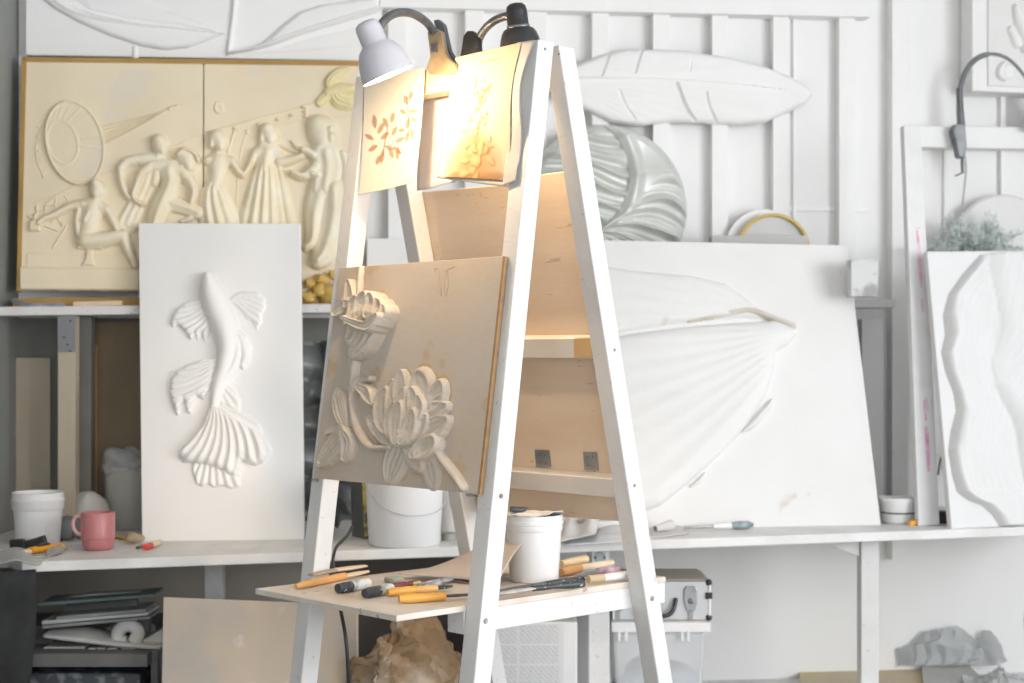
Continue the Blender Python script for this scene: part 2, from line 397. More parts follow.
def area(name, loc, rot, sx, sy, power, col):
    l = bpy.data.lights.new(name, 'AREA'); l.shape = 'RECTANGLE'; l.size = sx; l.size_y = sy; l.energy = power; l.color = col
    o = bpy.data.objects.new(name, l); COL.objects.link(o); o.location = loc; o.rotation_euler = rot; return o
area('daylight_side_window', (XR+.25, .3, 1.75), (0, math.radians(90), 0), 1.7, 4.3, 205, (.97, .985, 1))
area('front_fill_light', (.2, YF-.25, 1.7), (math.radians(90), 0, 0), 3.1, 1.6, 36, (.985, .99, 1))  # added fill light behind the camera

# trims: beam and battens on the back wall
tn = 0
def trim(px0, px1, py0, py1, th=.03, m=BATTEN, off=0):
    global tn; tn += 1
    a, b = wallpt((px0), py1, off+th), wallpt(px1, py0, off+th)
    ym = (py0+py1)/2
    q = [wallpt(px0, ym, off+th), wallpt(px1, ym, off+th)]
    P = [V((q[0].x, q[0].y, a.z)), V((q[1].x, q[1].y, a.z)), V((q[1].x, q[1].y, b.z)), V((q[0].x, q[0].y, b.z))]
    return struct('trim_%d' % tn, MB().prism(P, -WN*(th-.0005)), m, bevel=.002)
def beam(x0, x1, yt0, yt1, yb0, yb1, th, off=0, m=BATTEN):
    global tn; tn += 1
    P = [wallpt(x0, yb0, off+th), wallpt(x1, yb1, off+th), wallpt(x1, yt1, off+th), wallpt(x0, yt0, off+th)]
    return struct('trim_%d' % tn, MB().prism(P, -WN*(th-.0005)), m, bevel=.002)
beam(380, 871, -40, -36, 7, 17, .065)
for x0, x1 in ((388, 406), (465, 484), (527, 547), (592, 609), (653, 670), (712, 728), (773, 789)):
    trim(x0, x1, 10, 330, .04)
trim(793, 796, 17, 330, .012)
trim(839, 855, 14, 540, .04); trim(862, 884, 319, 540, .05)
trim(892, 909, -60, 560, .05)
beam(919, 1100, 126, 128, 147, 150, .07)
trim(944, 947, 150, 470, .012); trim(1001, 1006, 92, 470, .02)
beam(788, 870, 206, 206, 211, 212, .006); 

# ------------------------------------------------------------------ easel frame geometry
A = .8192; X0, Y0, Zt, W2, KF, VB, KB, LW = -.1553, 3.4308, .6+EZ, .3009, .1364, .0696, .2276, .045
ca, sa = math.cos(A), math.sin(A)
UH, VH = V((ca, -sa, 0)), V((sa, ca, 0))
def E(u, v, z): return V((X0+u*ca+v*sa, Y0-u*sa+v*ca, z))
FF = Fr(E(0, 0, Zt), UH, V((0, 0, 1))+VH*KF)                # front frame plane, N towards the front
FB = Fr(E(0, VB, Zt), UH, V((0, 0, 1))-VH*KB)               # back frame plane
def leg(u0, u1, v0, k, z1, d=.045):
    def q(z):
        v = v0+k*(Zt-z); return [E(u0, v, z), E(u1, v, z), E(u1, v+d, z), E(u0, v+d, z)]
    return MB().hexa(q(0), q(z1))
easel = thing('double_sided_easel', 'tall white-painted wooden A-frame easel standing in front with clipped drawings, peony board and tool shelf', 'easel', E(0, .1, 0))
ZL = .632+EZ
for nm, (u0, u1, v0, k, z1) in {'a': (W2-LW, W2, 0, -KF, ZL), 'b': (-W2, -W2+LW, 0, -KF, ZL), 'c': (W2-.0015-LW, W2-.0015, VB, KB, ZL-.004), 'd': (-W2, -W2+LW, VB, KB, ZL-.004)}.items():
    obj('leg', leg(u0, u1, v0, k, z1), WHITEWOOD, easel, bevel=.0025)
# top rail between the front legs
s, t1 = FF.px(440, 66, 0); _, t0 = FF.px(440, 91, 0)
obj('top_rail', fbox(MB(), FF, -W2+LW, W2-LW, t0, t1, -.035, -.004), RAWWOOD and mat('lit_pine_rail', (.76, .62, .44), .6, (.66, .5, .33), 9, .6, .1, 50), easel, bevel=.002)
# low back rail (behind the shelf) and side rails
for u0 in (.205, -.255):
    mb = MB(); z0, z1 = EZ-.5545, EZ-.509
    q = lambda z: [E(u0, -.155, z), E(u0+.05, -.155, z), E(u0+.05, .44, z), E(u0, .44, z)]
    obj('side_rail', mb.hexa(q(z0), q(z1)), WHITEWOOD, easel, bevel=.002)
mb = MB(); q = lambda z: [E(-.218, -.3255, z), E(.2555, -.3255, z), E(.2555, .4413, z), E(-.218, .4413, z)]
obj('tool_shelf', mb.hexa(q(EZ-.509), q(EZ-.497)), mat('tool_shelf_board', (.70, .66, .61), .55, (.58, .47, .35), 7, .8, .15, 50, speck=((.30, .24, .2), 45, .66, .7)), easel, bevel=.0015)
# back cross bars and plywood backing
def bar(y0, y1, name, m=WHITEWOOD, xr=560, n0=-.045, n1=-.006):
    t1 = FB.px(xr, y0, n1)[1]; t0 = FB.px(xr, y1, n1)[1]
    return obj(name, fbox(MB(), FB, -W2+LW, W2-LW-.002, t0, t1, n0, n1), m, easel, bevel=.002)
BARM = mat('dusty_cross_bar', (.74, .71, .67), .6, (.66, .60, .53), 9, .7, .1, 50)
bar(338.5, 358.3, 'cross_bar', BARM); bar(475, 493, 'cross_bar', BARM)
obj('end_block', slab(FB, [(573.5, 338.5), (590.5, 337.5), (592, 357), (574, 357.5)], .01, -.0045), RAWWOOD, easel, label='unpainted pine end block', bevel=.001)
obj('backing_board', slab(FB, [(450, 508), (622, 521.5), (568, 171), (540, 175), (500, 185.5), (412, 193)], .01, -.0455), PLY, easel, label='warm-coloured plywood backing board', bevel=.001)
for x0, x1, y0, y1 in ((534.5, 549.5, 450, 467), (583, 597, 452, 470)):
    h = obj('corner_bracket', slab(FB, [(x0, y0), (x1-1, y0+.5), (x1+1, y1), (x0+1.5, y1)], .0025, -.042), STEEL, easel)
    mb = MB()
    for fx, fy in ((.3, .3), (.7, .3), (.35, .75), (.75, .8)):
        p = FB.at(x0+(x1-x0)*fx, y0+(y1-y0)*fy, -.041); mb.lathe(p-FB.N*.001, FB.N, [(.0012, 0), (.0012, .0022)], 8)
    obj('bracket_screw', mb, DARKMET, h)
# bolts and screws in the legs
def bolt(px, py, plane_u, r=.0035, m=SCREW):
    P = E(plane_u, 0, EZ); p = hit(px, py, P, UH)
    obj('bolt', MB().lathe(p-UH*.002, UH, [(r, 0), (r, .0035), (r*.7, .005), (r*.3, .0045)], 14), m, easel, smooth=40)
bolt(485.5, 621, W2, .0055); bolt(652, 598.5, W2-.0015, .0055); bolt(501, 496, W2, .005, mat('rust_bolt', (.25, .12, .1), .5, (.4, .3, .3), 60, .5)); bolt(634.5, 485.5, W2-.0015); bolt(614.5, 350, W2-.0015); bolt(545, 49, W2, .003); bolt(559, 54, W2-.0015, .002)
for px, py in ((327, 484), (325, 487), (349, 222), (351, 217), (417, 207), (424.5, 217), (560, 53), (346, 246), (351, 200)):
    pass
# panel pegs
for px, py in ((318, 480.5), (473, 495.5)):
    p = FF.at(px, py, .0); obj('peg', MB().tube([p-FF.N*.02, p+FF.N*.016], .003, 10), SCREW, easel, smooth=40)

# ------------------------------------------------------------------ peony panel
pn = .0105
PF = Fr(FF.w(0, 0, pn), FF.S, FF.T)
peony = thing('peony_relief_board', 'square plywood board with a carved peony relief on the front of the easel', 'relief panel', PF.at(396, 486, 0))
pc = [(313.5, 478), (478.5, 494), (504, 256), (339.5, 268)]
obj('board', slab(PF, pc, .0095), PEONYPLY, peony, bevel=.0008)
rt = [(477.5, 494.3), (479.6, 494.6), (505.1, 256.3), (503, 256.3)]
obj('board_edge', slab(PF, rt, .0095, .0004), EDGE, peony, label='brown layered plywood edge')
k = .023
def St(*a, **kk): return Strip(*a, **kk)
PT = lambda pts, hw, H, l, c=.4, n=3, ra=.05: Strip(pts, hw, k*H, n, ra, lift=k*l, cup=c)
main = [
 PT([(404, 402), (403, 388), (404, 375)], [5, 9.5, 8, 4], .75, .0), PT([(422, 402), (424, 388), (421, 377)], [7, 12.5, 12, 6], .8, .0), PT([(434, 408), (440, 396), (443, 386)], [6, 10, 9, 5], .8, .0),
 PT([(395, 408), (392, 394), (395, 383)], [4, 6.5, 6, 3], .7, .0), PT([(399, 438), (386, 422), (385, 402), (389, 392)], [4, 8.5, 8, 4], .8, .1), PT([(399, 442), (388, 433), (374, 421)], [4, 11, 11, 6], .8, .0, n=5, ra=.08),
 PT([(422, 426), (434, 413), (449, 407)], [5, 9, 9.5, 5], .75, .1), PT([(417, 442), (432, 433), (450, 421)], [5, 11.5, 12, 5], .85, .1, n=5, ra=.08), PT([(428, 416), (438, 406), (446, 398)], [4, 7, 6, 3], .8, .0),
 PT([(409, 410), (408, 400), (410, 392)], [4, 6, 5.5, 3], .7, .5), PT([(419.5, 410), (420, 399), (418, 391)], [4, 6.5, 6, 3], .7, .5), PT([(426, 418), (427, 408), (426, 399)], [4, 6.5, 5.5, 3], .7, .6),
 PT([(401, 440), (396, 425), (400, 406)], [3, 7, 6, 3], .8, .4), PT([(407, 443), (405, 426), (409, 408)], [4, 9, 9.5, 5], .9, .75, n=4, ra=.06), PT([(412, 443), (419, 429), (422, 414)], [4, 8.5, 9, 4], .9, .7, n=4, ra=.06), PT([(415, 442), (427, 430), (432, 418)], [3, 6.5, 6, 3], .8, .35),
 PT([(406, 443), (398, 458), (392, 476)], [4, 11.5, 12, 6], .65, .0, n=5, ra=.1), PT([(411, 443), (417, 455), (423, 466)], [4, 9.5, 10.5, 6], .8, .1, n=4, ra=.08),
 PT([(421, 455), (430, 449), (438, 444)], [6, 11, 9], .9, .35), PT([(430, 458), (432, 471), (436, 485)], [6, 8.5, 9.5, 3], .5, .0, n=4, ra=.1),
]
halo = [Strip(l.pts, [h*1.1+1.6 for h in l.hw], .0012, 0, 0, p=.2) for l in main[:9]+main[16:]]
relief('glue_stain', PF, halo, .002, mat('orange_glue_stain', (.50, .33, .15), .6, (.60, .50, .38), 14, 1, lo=.3, hi=.7), peony, label='orange-brown glue stain around the flower', blur=0, fn=lambda S, T, H: H*((np.sin(95*S+1)+np.sin(80*T+40*S)+.6*np.sin(200*T)) > -.35)*(T > PF.px(400, 481)[1]))
obj_f = relief('peony_flower', PF, main, .0010, CLAY, peony, label='open many-petalled peony', jitter=.0007, blur=2)
bud = [
 PT([(361, 357), (367, 340), (374, 322)], [3, 9, 15, 16], 1.3, .1, c=.15, n=5, ra=.1), PT([(362, 352), (374, 338), (388, 318)], [2, 7, 8, 4], 1.3, .2, n=3, ra=.08), PT([(360, 345), (362, 330), (366, 312)], [2, 6, 7, 4], 1.5, .2),
 PT([(364, 318), (364, 308), (366, 302)], [5, 6, 4], 1.2, .6), PT([(372, 316), (373, 305), (376, 298)], [5, 7, 4], 1.3, .7), PT([(381, 316), (383, 305), (382, 299)], [5, 6, 4], 1.3, .7), PT([(388, 318), (390, 308), (388, 303)], [4, 5, 3], 1.2, .7), PT([(391, 325), (394, 314), (393, 309)], [3, 5, 3], 1.2, .6),
 PT([(360, 321), (370, 326), (383, 329), (393, 319)], [3, 5, 6, 3], 1.5, .9, c=.2),
 PT([(352, 306), (354, 296), (353, 284)], [3, 6, 3], .9, .1), PT([(356, 304), (348, 308), (340, 314)], [3, 7, 4], 1.0, .1), PT([(360, 308), (356, 318), (352, 323)], [3, 6, 3], 1.0, .1), PT([(356, 302), (346, 303), (342, 304)], [3, 5, 2], .8, .1)]
relief('peony_bud', PF, bud, .0011, CLAY, peony, label='half-open upper peony bud', jitter=.0009)
for l in [
 St([(362.5, 269), (361, 285), (360, 302)], [1.8, 2.2], k*.5), St([(361, 350), (358, 362), (356, 385), (356, 405), (359, 425), (366, 440), (376, 448), (393, 448)], [3, 3, 2.7, 3, 3.5, 4, 3.8, 3], k*.8),
 St([(352.5, 350), (352.5, 386), (354, 424)], [2, 2.6], k*.5), St([(440, 452), (448, 464), (458, 477), (465.5, 488)], [3.2, 3.8, 4, 3.2], k*.75)]: relief('stem', PF, [l], .0012, CLAY, peony, jitter=.0006)
for l in (PT([(341, 392), (343, 408), (348, 426)], [3, 7, 7, 3], .8, 0, n=5, ra=.14), PT([(346, 431), (338, 446), (325, 462)], [4, 8, 9, 5], .9, 0, n=5, ra=.14), PT([(348, 432), (351, 445), (348, 458)], [4, 7.5, 7.5, 4], .9, 0, n=4, ra=.14),
      PT([(346, 428), (337, 427), (328, 433)], [3, 5.5, 2], .5, 0), PT([(366, 388), (372, 394), (377, 404)], [4, 6.5, 2], 1.1, .1), PT([(362, 390), (366, 381), (374, 379)], [3, 4.5, 3], 1.0, .1)): relief('leaf', PF, [l], .0010, CLAY, peony, jitter=.0007)
mb = MB()
for pts in ([(436, 272), (434, 269), (438, 268), (440, 274), (438, 290), (441, 296), (442, 282), (442, 270)], [(444, 268), (446, 272), (444, 290), (446, 297), (449, 284), (447, 270), (452, 268), (455, 266)]):
    mb.tube([PF.at(x, y, .0003) for x, y in pts], .0006, 6)
obj('pencil_scribble', mb, PENCIL, peony, smooth=180)

# ------------------------------------------------------------------ drawings clipped to the top rail
def bil(c, nu, nv):
    (a, b, d, e) = c      # TL TR BR BL in px
    U, Vv = np.meshgrid(np.linspace(0, 1, nu), np.linspace(0, 1, nv))
    X = (a[0]*(1-U)+b[0]*U)*(1-Vv)+(e[0]*(1-U)+d[0]*U)*Vv
    Y = (a[1]*(1-U)+b[1]*U)*(1-Vv)+(e[1]*(1-U)+d[1]*U)*Vv
    return U, Vv, X, Y
def drawing(c, nfun, nu, nv, n_at, base, strokes, fr=FF):
    base = tuple(base)
    U, Vv, X, Y = bil(c, nu, nv); P = np.zeros(U.shape+(3,)); S = np.zeros(U.shape); T = np.zeros(U.shape)
    for j in range(nv):
        for i in range(nu):
            s_, t_ = fr.px(X[j, i], Y[j, i], n_at); S[j, i] = s_; T[j, i] = t_
            P[j, i] = fr.w(s_, t_, n_at+nfun(U[j, i], Vv[j, i]))
    C = np.ones(U.shape+(3,))*np.array(base)
    for l, col, al in strokes:
        l.bind(fr); h = np.clip(l.ev(S, T), 0, 1)*al; C = C*(1-h[..., None])+np.array(col)*h[..., None]
    return U, Vv, P, C
br = (.30, .13, .05)
st = []
for (x, y, a, l) in ((378, 128, -100, 12), (381, 133, -60, 10), (376, 140, -150, 9), (384, 139, -35, 9), (380, 147, 150, 9), (388, 147, 20, 10), (390, 127, -120, 9), (394, 122, -80, 8), (386, 152, 95, 12), (392, 150, 60, 10),
                     (397, 148, 40, 10), (399, 142, -20, 9), (401, 150, 90, 10), (383, 158, 110, 7), (395, 135, -60, 8), (409, 104, -110, 8), (412, 112, 0, 8), (408, 114, -150, 7), (411, 120, 100, 9), (414, 119, 30, 7), (411, 134, 100, 8), (407, 131, 180, 6), (414, 131, 70, 8), (412, 99, -70, 6)):
    r = math.radians(a); st.append((Strip([(x, y), (x+l*.5*math.cos(r), y+l*.5*math.sin(r)), (x+l*math.cos(r), y+l*math.sin(r))], [1, 2.6, .6], 1, p=.3), br, .75))
st.append((Strip([(386, 156), (388, 140), (390, 128)], [.8], 1, p=.2), br, .7)); st.append((Strip([(411, 136), (411, 118), (409, 98)], [.8], 1, p=.2), br, .7))
U, Vv, P, C = drawing([(364, 82), (425, 67), (420, 183), (363.5, 196)], lambda u, v: .014*v*v-.006*math.sin(3.1*u)*v, 90, 150, .006, (.80, .75, .66), st)
sheet('drawing_sheet', P, PAPER, None, C, label='white paper sheet with small brown leaf sprigs, clipped at left of easel top', cat='drawing', group='drawings clipped on the easel')
st = [(Strip([(474, 190), (478, 160), (482, 132)], [24, 28, 14, 1], .9, p=.6), (.40, .19, .06), .9)]
st += [(Strip([(456, 186), (480, 186), (498, 184)], [14, 12], 1, p=.6), (.26, .11, .035), .85)]
gg = np.random.RandomState(21)
stem_ = smoothpts([V((478, 178, 0)), V((483, 158, 0)), V((479, 138, 0)), V((486, 118, 0)), V((482, 100, 0)), V((487, 88, 0))], 8)
st.append((Strip([(p.x, p.y) for p in stem_[::3]], [1.0], 1, p=.3), (.42, .24, .11), .7))
for i_ in range(58):
    p_ = stem_[gg.randint(len(stem_))]; f_ = gg.rand(); a_ = gg.rand()*6.28; rr_ = gg.rand()*(15 if p_.y > 105 else 8); x = p_.x+rr_*math.cos(a_)*.8; y = p_.y+rr_*math.sin(a_)
    a_ += gg.randn()*.5; l_ = 5+8*gg.rand(); w_ = 1.6+2.4*gg.rand(); x2, y2 = x+l_*math.cos(a_)*.8, y+l_*math.sin(a_); xm, ym = (x+x2)/2+gg.randn(), (y+y2)/2+gg.randn()
    if not (452 < x2 < 508 and y2 < 177): continue
    lt = (.60, .42, .22) if y > 140 else (.72, .60, .42)
    st.append((Strip([(x+.8, y+1), (xm+1, ym+1.3), (x2+.8, y2+1)], [1, w_+.5, .5], 1, p=.4), (.24, .11, .04), .8))
    st.append((Strip([(x, y), (xm, ym), (x2, y2)], [1, w_, .6], 1, p=.5), lt, .8))
st.append((Strip([(484, 66), (488, 62), (490, 64), (494, 61), (498, 62), (503, 60)], [.7], 1, p=.3), (.25, .15, .1), .7)); st.append((Strip([(481, 74), (486, 70)], [.6], 1, p=.3), (.3, .2, .15), .6))
def cur(u, v): return .016*v*(1-v)*2*math.sin(2.5*u)+.008*math.sin(5*v)*u
U, Vv, P, C = drawing([(456, 57.5), (522, 42), (506, 180), (444, 177)], cur, 100, 170, .008, (.66, .55, .40), st)
dr2 = thing('drawing_sheet', 'cream paper sheet with a sepia carved-flower print, clipped at right of easel top', 'drawing', FF.at(480, 178, .01), 'drawings clipped on the easel')
sheet('print', P, PAPER, dr2, C)
U, Vv, P, C = drawing([(455, 58), (524, 42), (508, 187), (437, 178)], cur, 30, 40, .004, (.74, .69, .60), [])
sheet('backing_sheet', P, PAPER, dr2, C, label='larger pale sheet behind the print')
# curled edge at the right, its shade put into the grey colour
U, Vv, P, C = drawing([(519, 43), (536, 40.5), (517, 182), (504, 187)], lambda u, v: .004+.030*math.sin(math.pi*min(1, v*1.1))*(.3+u*.6)*math.cos(3.2*v-.6), 12, 50, .003, (.55, .54, .53), [])
sheet('curled_flap', P, PAPER, dr2, C, label='curled right-hand flap of the paper, painted in shaded grey')
# tracing sheet hanging behind the rail
U, Vv, P, C = drawing([(418, 88), (470, 76), (460, 183), (414, 190)], lambda u, v: -.01*math.sin(4*u+v), 14, 24, -.05, (.86, .81, .79), [])
sheet('tracing_sheet', P, PAPER, None, C, label='plain greyish tracing paper hanging in the gap between the two clipped drawings', cat='paper')

# ------------------------------------------------------------------ desk lamps on the easel
def lamp_shade(parent, tip, axis, r0, l0, r1, l1, m, th=.002):
    pr = [(.001, 0), (r0*.6, .002), (r0*.92, .008), (r0, .018), (r0*1.02, l0), (r0*1.14, l0+.004), (r0+(r1-r0)*.42, l0+(l1-l0)*.16), (r0+(r1-r0)*.68, l0+(l1-l0)*.36), (r0+(r1-r0)*.86, l0+(l1-l0)*.62), (r0+(r1-r0)*.96, l0+(l1-l0)*.85), (r1, l1)]
    inn = [(max(.0005, r-th), h-(.0 if h > .03 else -.003)) for r, h in reversed(pr)]
    return obj('lamp_shade', MB().lathe(tip, axis, pr+inn, 40), m, parent, smooth=50)
cp = FF.at(441, 68, .0)
lamp1 = thing('clip_lamp', 'pale lavender clip-on desk lamp shining on the left drawing from the easel top', 'lamp', cp)
tip = pt(365, 20.5, 3.24); axis = V((.38, .12, -.91)).normalized()
shd = lamp_shade(lamp1, tip, axis, .0265, .048, .0555, .120, LAMPWHITE)
bc = tip+axis*.072
obj('bulb', MB().blob(bc, (.024, .024, .030)), BULB, shd, smooth=180)
arm = [pt(376, 32, 3.24), pt(386, 19, 3.26), pt(397, 13, 3.29), pt(410, 13, 3.33), pt(421, 18, 3.37), pt(429, 25, 3.40), pt(434, 33, 3.40)]
ap = smoothpts(arm, 10)
obj('gooseneck', MB().tube(ap, [.0085+.0006*(i % 2) for i in range(len(ap))], 14), DARKMET, lamp1, smooth=60)
def clampj(parent, fr, pts, n, th, m, name='clamp_jaw'):
    return obj(name, slab(fr, pts, th, n), m, parent, bevel=.0025, smooth=40)
CLM = mat('lamplit_metal_clamp', (.52, .40, .26), .35, (.30, .22, .14), 20, .7, metal=.4)  # grey metal with the warm lamp light put into its colour
clampj(lamp1, FF, [(427, 32), (434, 28), (441, 31), (444, 50), (448, 58), (455, 64), (456, 70), (451, 73.5), (428, 73.5), (426, 68), (430, 56)], .018, .012, CLM)
clampj(lamp1, FF, [(433, 20), (438, 19), (443, 24), (449, 50), (456, 62), (453, 72), (446, 72), (441, 50)], -.036, .012, DARKMET)
obj('clamp_spring', MB().tube([FF.at(436, 45, .02), FF.at(446, 47, -.05)], .006, 12), DARKMET, lamp1, smooth=40)
obj('clamp_plate', slab(FF, [(430.5, 43), (436, 43), (437, 52), (431, 52)], .004, .021), DARKMET, lamp1, bevel=.0008)
sp = bpy.data.lights.new('lamp_glow', 'POINT'); sp.energy = 8; sp.color = (1, .72, .42); sp.shadow_soft_size = .02
so = bpy.data.objects.new('lamp_glow', sp); COL.objects.link(so); so.location = tip+axis*.122

lamp2 = thing('clip_lamp', 'glossy black clip-on lamp arching over the top right corner of the easel', 'lamp', FF.at(468, 58, -.02))
c2 = E(.216, .045, EZ+.63); tip2 = pt(515.5, 2.5, c2.y); ax2 = V((.12, .14, -1)).normalized()
sh2 = lamp_shade(lamp2, tip2, ax2, .022, .048, .043, .088, BLACK)
obj('collar', MB().lathe(tip2+ax2*.046, ax2, [(.0235, 0), (.0245, .002), (.0245, .005), (.0235, .007)], 32), DARKMET, sh2, smooth=40)
obj('bulb', MB().blob(tip2+ax2*.064, (.018, .018, .020)), mat('lit_bulb_small', (1, .8, .5), .4, emit=4), sh2, smooth=180)
a2 = smoothpts([pt(478, 47, 3.40), pt(479, 39, 3.39), pt(485, 29, 3.37), pt(494, 21, 3.35), pt(503, 17, 3.33), pt(509, 16, 3.32)], 10)
obj('gooseneck', MB().tube(a2, [.0085+.0005*(i % 2) for i in range(len(a2))], 14), DARKMET, lamp2, smooth=60)
clampj(lamp2, FF, [(459, 60), (461, 50), (463, 36), (467, 30.5), (472, 30.5), (477, 36), (478, 48), (478, 60)], -.012, .014, BLACK)
clampj(lamp2, FF, [(463, 62), (466, 44), (470, 42), (474, 44), (476, 62), (474, 74), (465, 76)], -.040, .012, BLACK)
sp2 = bpy.data.lights.new('lamp_glow_small', 'SPOT'); sp2.energy = 15; sp2.color = (1, .70, .40); sp2.spot_size = math.radians(105); sp2.spot_blend = .6; sp2.shadow_soft_size = .02
so2 = bpy.data.objects.new('lamp_glow_small', sp2); COL.objects.link(so2); so2.location = tip2+ax2*.09; so2.rotation_euler = V((-.25, .30, -1)).to_track_quat('-Z', 'Y').to_euler()
# cable down the left side
cb = smoothpts([pt(352, 527, 3.9), pt(347, 536, 3.86), pt(336.5, 547, 3.80), pt(333, 560, 3.75), pt(334, 575, 3.70), pt(336, 592, 3.66), pt(341, 612, 3.62), pt(346, 640, 3.60), pt(348, 670, 3.6), pt(349, 700, 3.62), pt(350, 780, 3.7)], 6)
obj('power_cable', MB().tube(cb, .0042, 8), BLACK, None, 'black power cable hanging behind the left leg of the easel', 'cable', smooth=180)

# ------------------------------------------------------------------ workbench along the back wall
WTz = EZ-.505; WTn = V((-.011, 0, 1)).normalized(); WTP = V((0, 0, WTz))
def wt(px, py): return hit(px, py, WTP, WTn)
def wtz(X): return WTz+.011*X
def fy(X): return 4.2+.20*X                      # front edge of the worktop
xl, xr = XL+.09, 1.72
mb = MB(); n_ = 40; fr_pts = []
random.seed(3)
pf = [(XL+.26, fy(XL+.26))]+[(x, fy(x)) for x in (-1.0, -.4, .2, .9)]+[(xr, fy(xr))]
pb = [(xr, wy(xr)-.001), (XL+.002, wy(XL)-.001), (XL+.002, fy(XL)+.16), (XL+.2, fy(XL)+.14)]
top = [V((x, y, wtz(x))) for x, y in pf+pb]
obj('worktop', MB().prism([p for p in top], (0, 0, -.026)), WORKTOP, None, 'long white-painted worktop of the workbench along the back wall', 'worktop', bevel=.003)
def stand(name, m, x0, x1, Y, z0, z1, d, label, cat, group=None, **k):
    a = pt(x0, 400, Y); b = pt(x1, 400, Y)
    return obj(name, MB().hexa([(a.x, Y, z0), (b.x, Y+.0, z0), (b.x, Y+d, z0), (a.x, Y+d, z0)], [(a.x, Y, z1), (b.x, Y, z1), (b.x, Y+d, z1), (a.x, Y+d, z1)]), m, None, label, cat, group, bevel=.003, **k)
LEDZ = EZ-1.03
def wtb(px, Y): return wtz((px-CX)/F*Y)-.0265
blg = stand('bench_leg', WHITEWOOD, 861, 879, 4.49, LEDZ, wtb(870, 4.49)-.0, .055, 'square white post holding up the right part of the worktop', 'post')
stand('bench_leg', WHITEWOOD, 588.5, 609.5, 4.40, LEDZ, wtb(600, 4.4), .06, 'white post under the worktop with a round socket, right of the printed carton', 'post')
stand('bench_leg', WHITEWOOD, 204, 222, 4.42, 0, wtb(213, 4.42), .05, 'greyish post under the worktop above the leaning plywood sheet', 'post')
P = [pt(x, y, 4.52) for x, y in ((824, 543.5), (858, 555), (858, 543))]
obj('bearer', MB().prism([pt(822, 542.5, 4.50), pt(860, 557, 4.50), pt(860, 541.5, 4.50)], (0, .04, 0)), WHITEWOOD, blg, bevel=.002)
# ledge near the floor
mb = MB().prism([(-.62, 4.25, LEDZ), (2.6, 4.45, LEDZ), (2.6, wy(2.6)-.001, LEDZ), (-.62, wy(-.62)-.001, LEDZ)], (0, 0, -.03))
for x in (-.5, .6, 1.7, 2.5): mb.box(x, x+.04, 4.5, 4.54, 0, LEDZ-.03)
obj('low_shelf', mb, WORKTOP, None, 'low pale shelf below the workbench, near the floor', 'shelf', bevel=.003)
# sockets
sk = thing('wall_socket', 'round grey twin-pin socket on the white post under the worktop', 'socket', pt(600, 562, 4.398))
obj('plate', MB().box(*[v for v in (pt(591.5, 557, 4.398).x, pt(608, 557, 4.398).x)], 4.39, 4.3995, pt(600, 565, 4.4).z, pt(600, 551, 4.4).z), CERAMIC, sk, bevel=.002)
fc = obj('socket_face', MB().lathe(pt(600, 557.5, 4.39), (0, -1, 0), [(.0165, 0), (.0165, .002), (.014, .003), (.013, .001)], 28), SOCKETM, sk, smooth=40)
for dx in (-4.6, 4.6): obj('socket_hole', MB().lathe(pt(600+dx, 557.5, 4.3885), (0, -1, 0), [(.0035, 0), (.0035, .0012)], 12), BLACK, fc, smooth=40)
yw = 4.40
sk = thing('wall_socket', 'small grey twin socket under the worktop above the leaning plywood', 'socket', pt(231, 577, 4.60))
a, b = wallpt(222, 577.5, .012), wallpt(239, 567, .012)
obj('plate', MB().prism([a, V((b.x, b.y, a.z)), b, V((a.x, a.y, b.z))], -WN*.0115), mat('dull_grey_plate', (.40, .41, .41), .5, (.36, .37, .37), 9, .4), sk, bevel=.002)
for x in (227, 234): 
    p = wallpt(x, 572.5, .012); obj('socket_hole', MB().lathe(p, WN, [(.006, 0), (.006, .002)], 14), BLACKTOOL, sk, smooth=40)

# ------------------------------------------------------------------ upper shelf
def shz(X): return EZ+.133+.0125*(X+1.4)
def shy(X): return 4.73+.12*X
mb = MB().prism([(x, y, shz(x)) for x, y in ((XL+.001, shy(XL)), (1.17, shy(1.17)), (1.17, wy(1.17)-.055), (XL+.001, wy(XL)-.055))], (0, 0, -.026))
obj('wall_shelf', mb, WHITEWOOD, None, 'long white wall shelf behind the boards, at half height', 'shelf', bevel=.003)
def sh(px, py): return hit(px, py, V((0, 0, shz(0))), V((-.0125, 0, 1)).normalized())

# posts under the upper shelf, left
X = pt(66, 400, 4.6).x
spost = stand('shelf_post', BEIGE, 57.5, 75, 4.585, wtz(X)+.0005, shz(X)-.027, .05, 'light beige timber post under the left end of the wall shelf', 'post')
a = 4.5845; mb = MB().box(pt(58, 0, a).x, pt(75.5, 0, a).x, a-.003, a, pt(60, 352, a).z, pt(60, 316, a).z)
pl = obj('joining_plate', mb, mat('grey_joining_plate', (.27, .28, .29), .5, (.22, .23, .24), 9, .6, metal=.2), spost, 'grey metal plate')
for x, y in ((64, 337.5), (70.5, 321), (67.5, 344.5), (70, 351)): obj('screw', MB().lathe(pt(x, y, a-.003), (0, -1, 0), [(.003, 0), (.003, .001)], 10), BLACK, pl)
stand('shelf_post', DARKGREY, 76, 91, 4.66, wtz(X)+.0005, shz(X)-.027, .05, 'dark grey post just right of the beige one under the wall shelf', 'post')
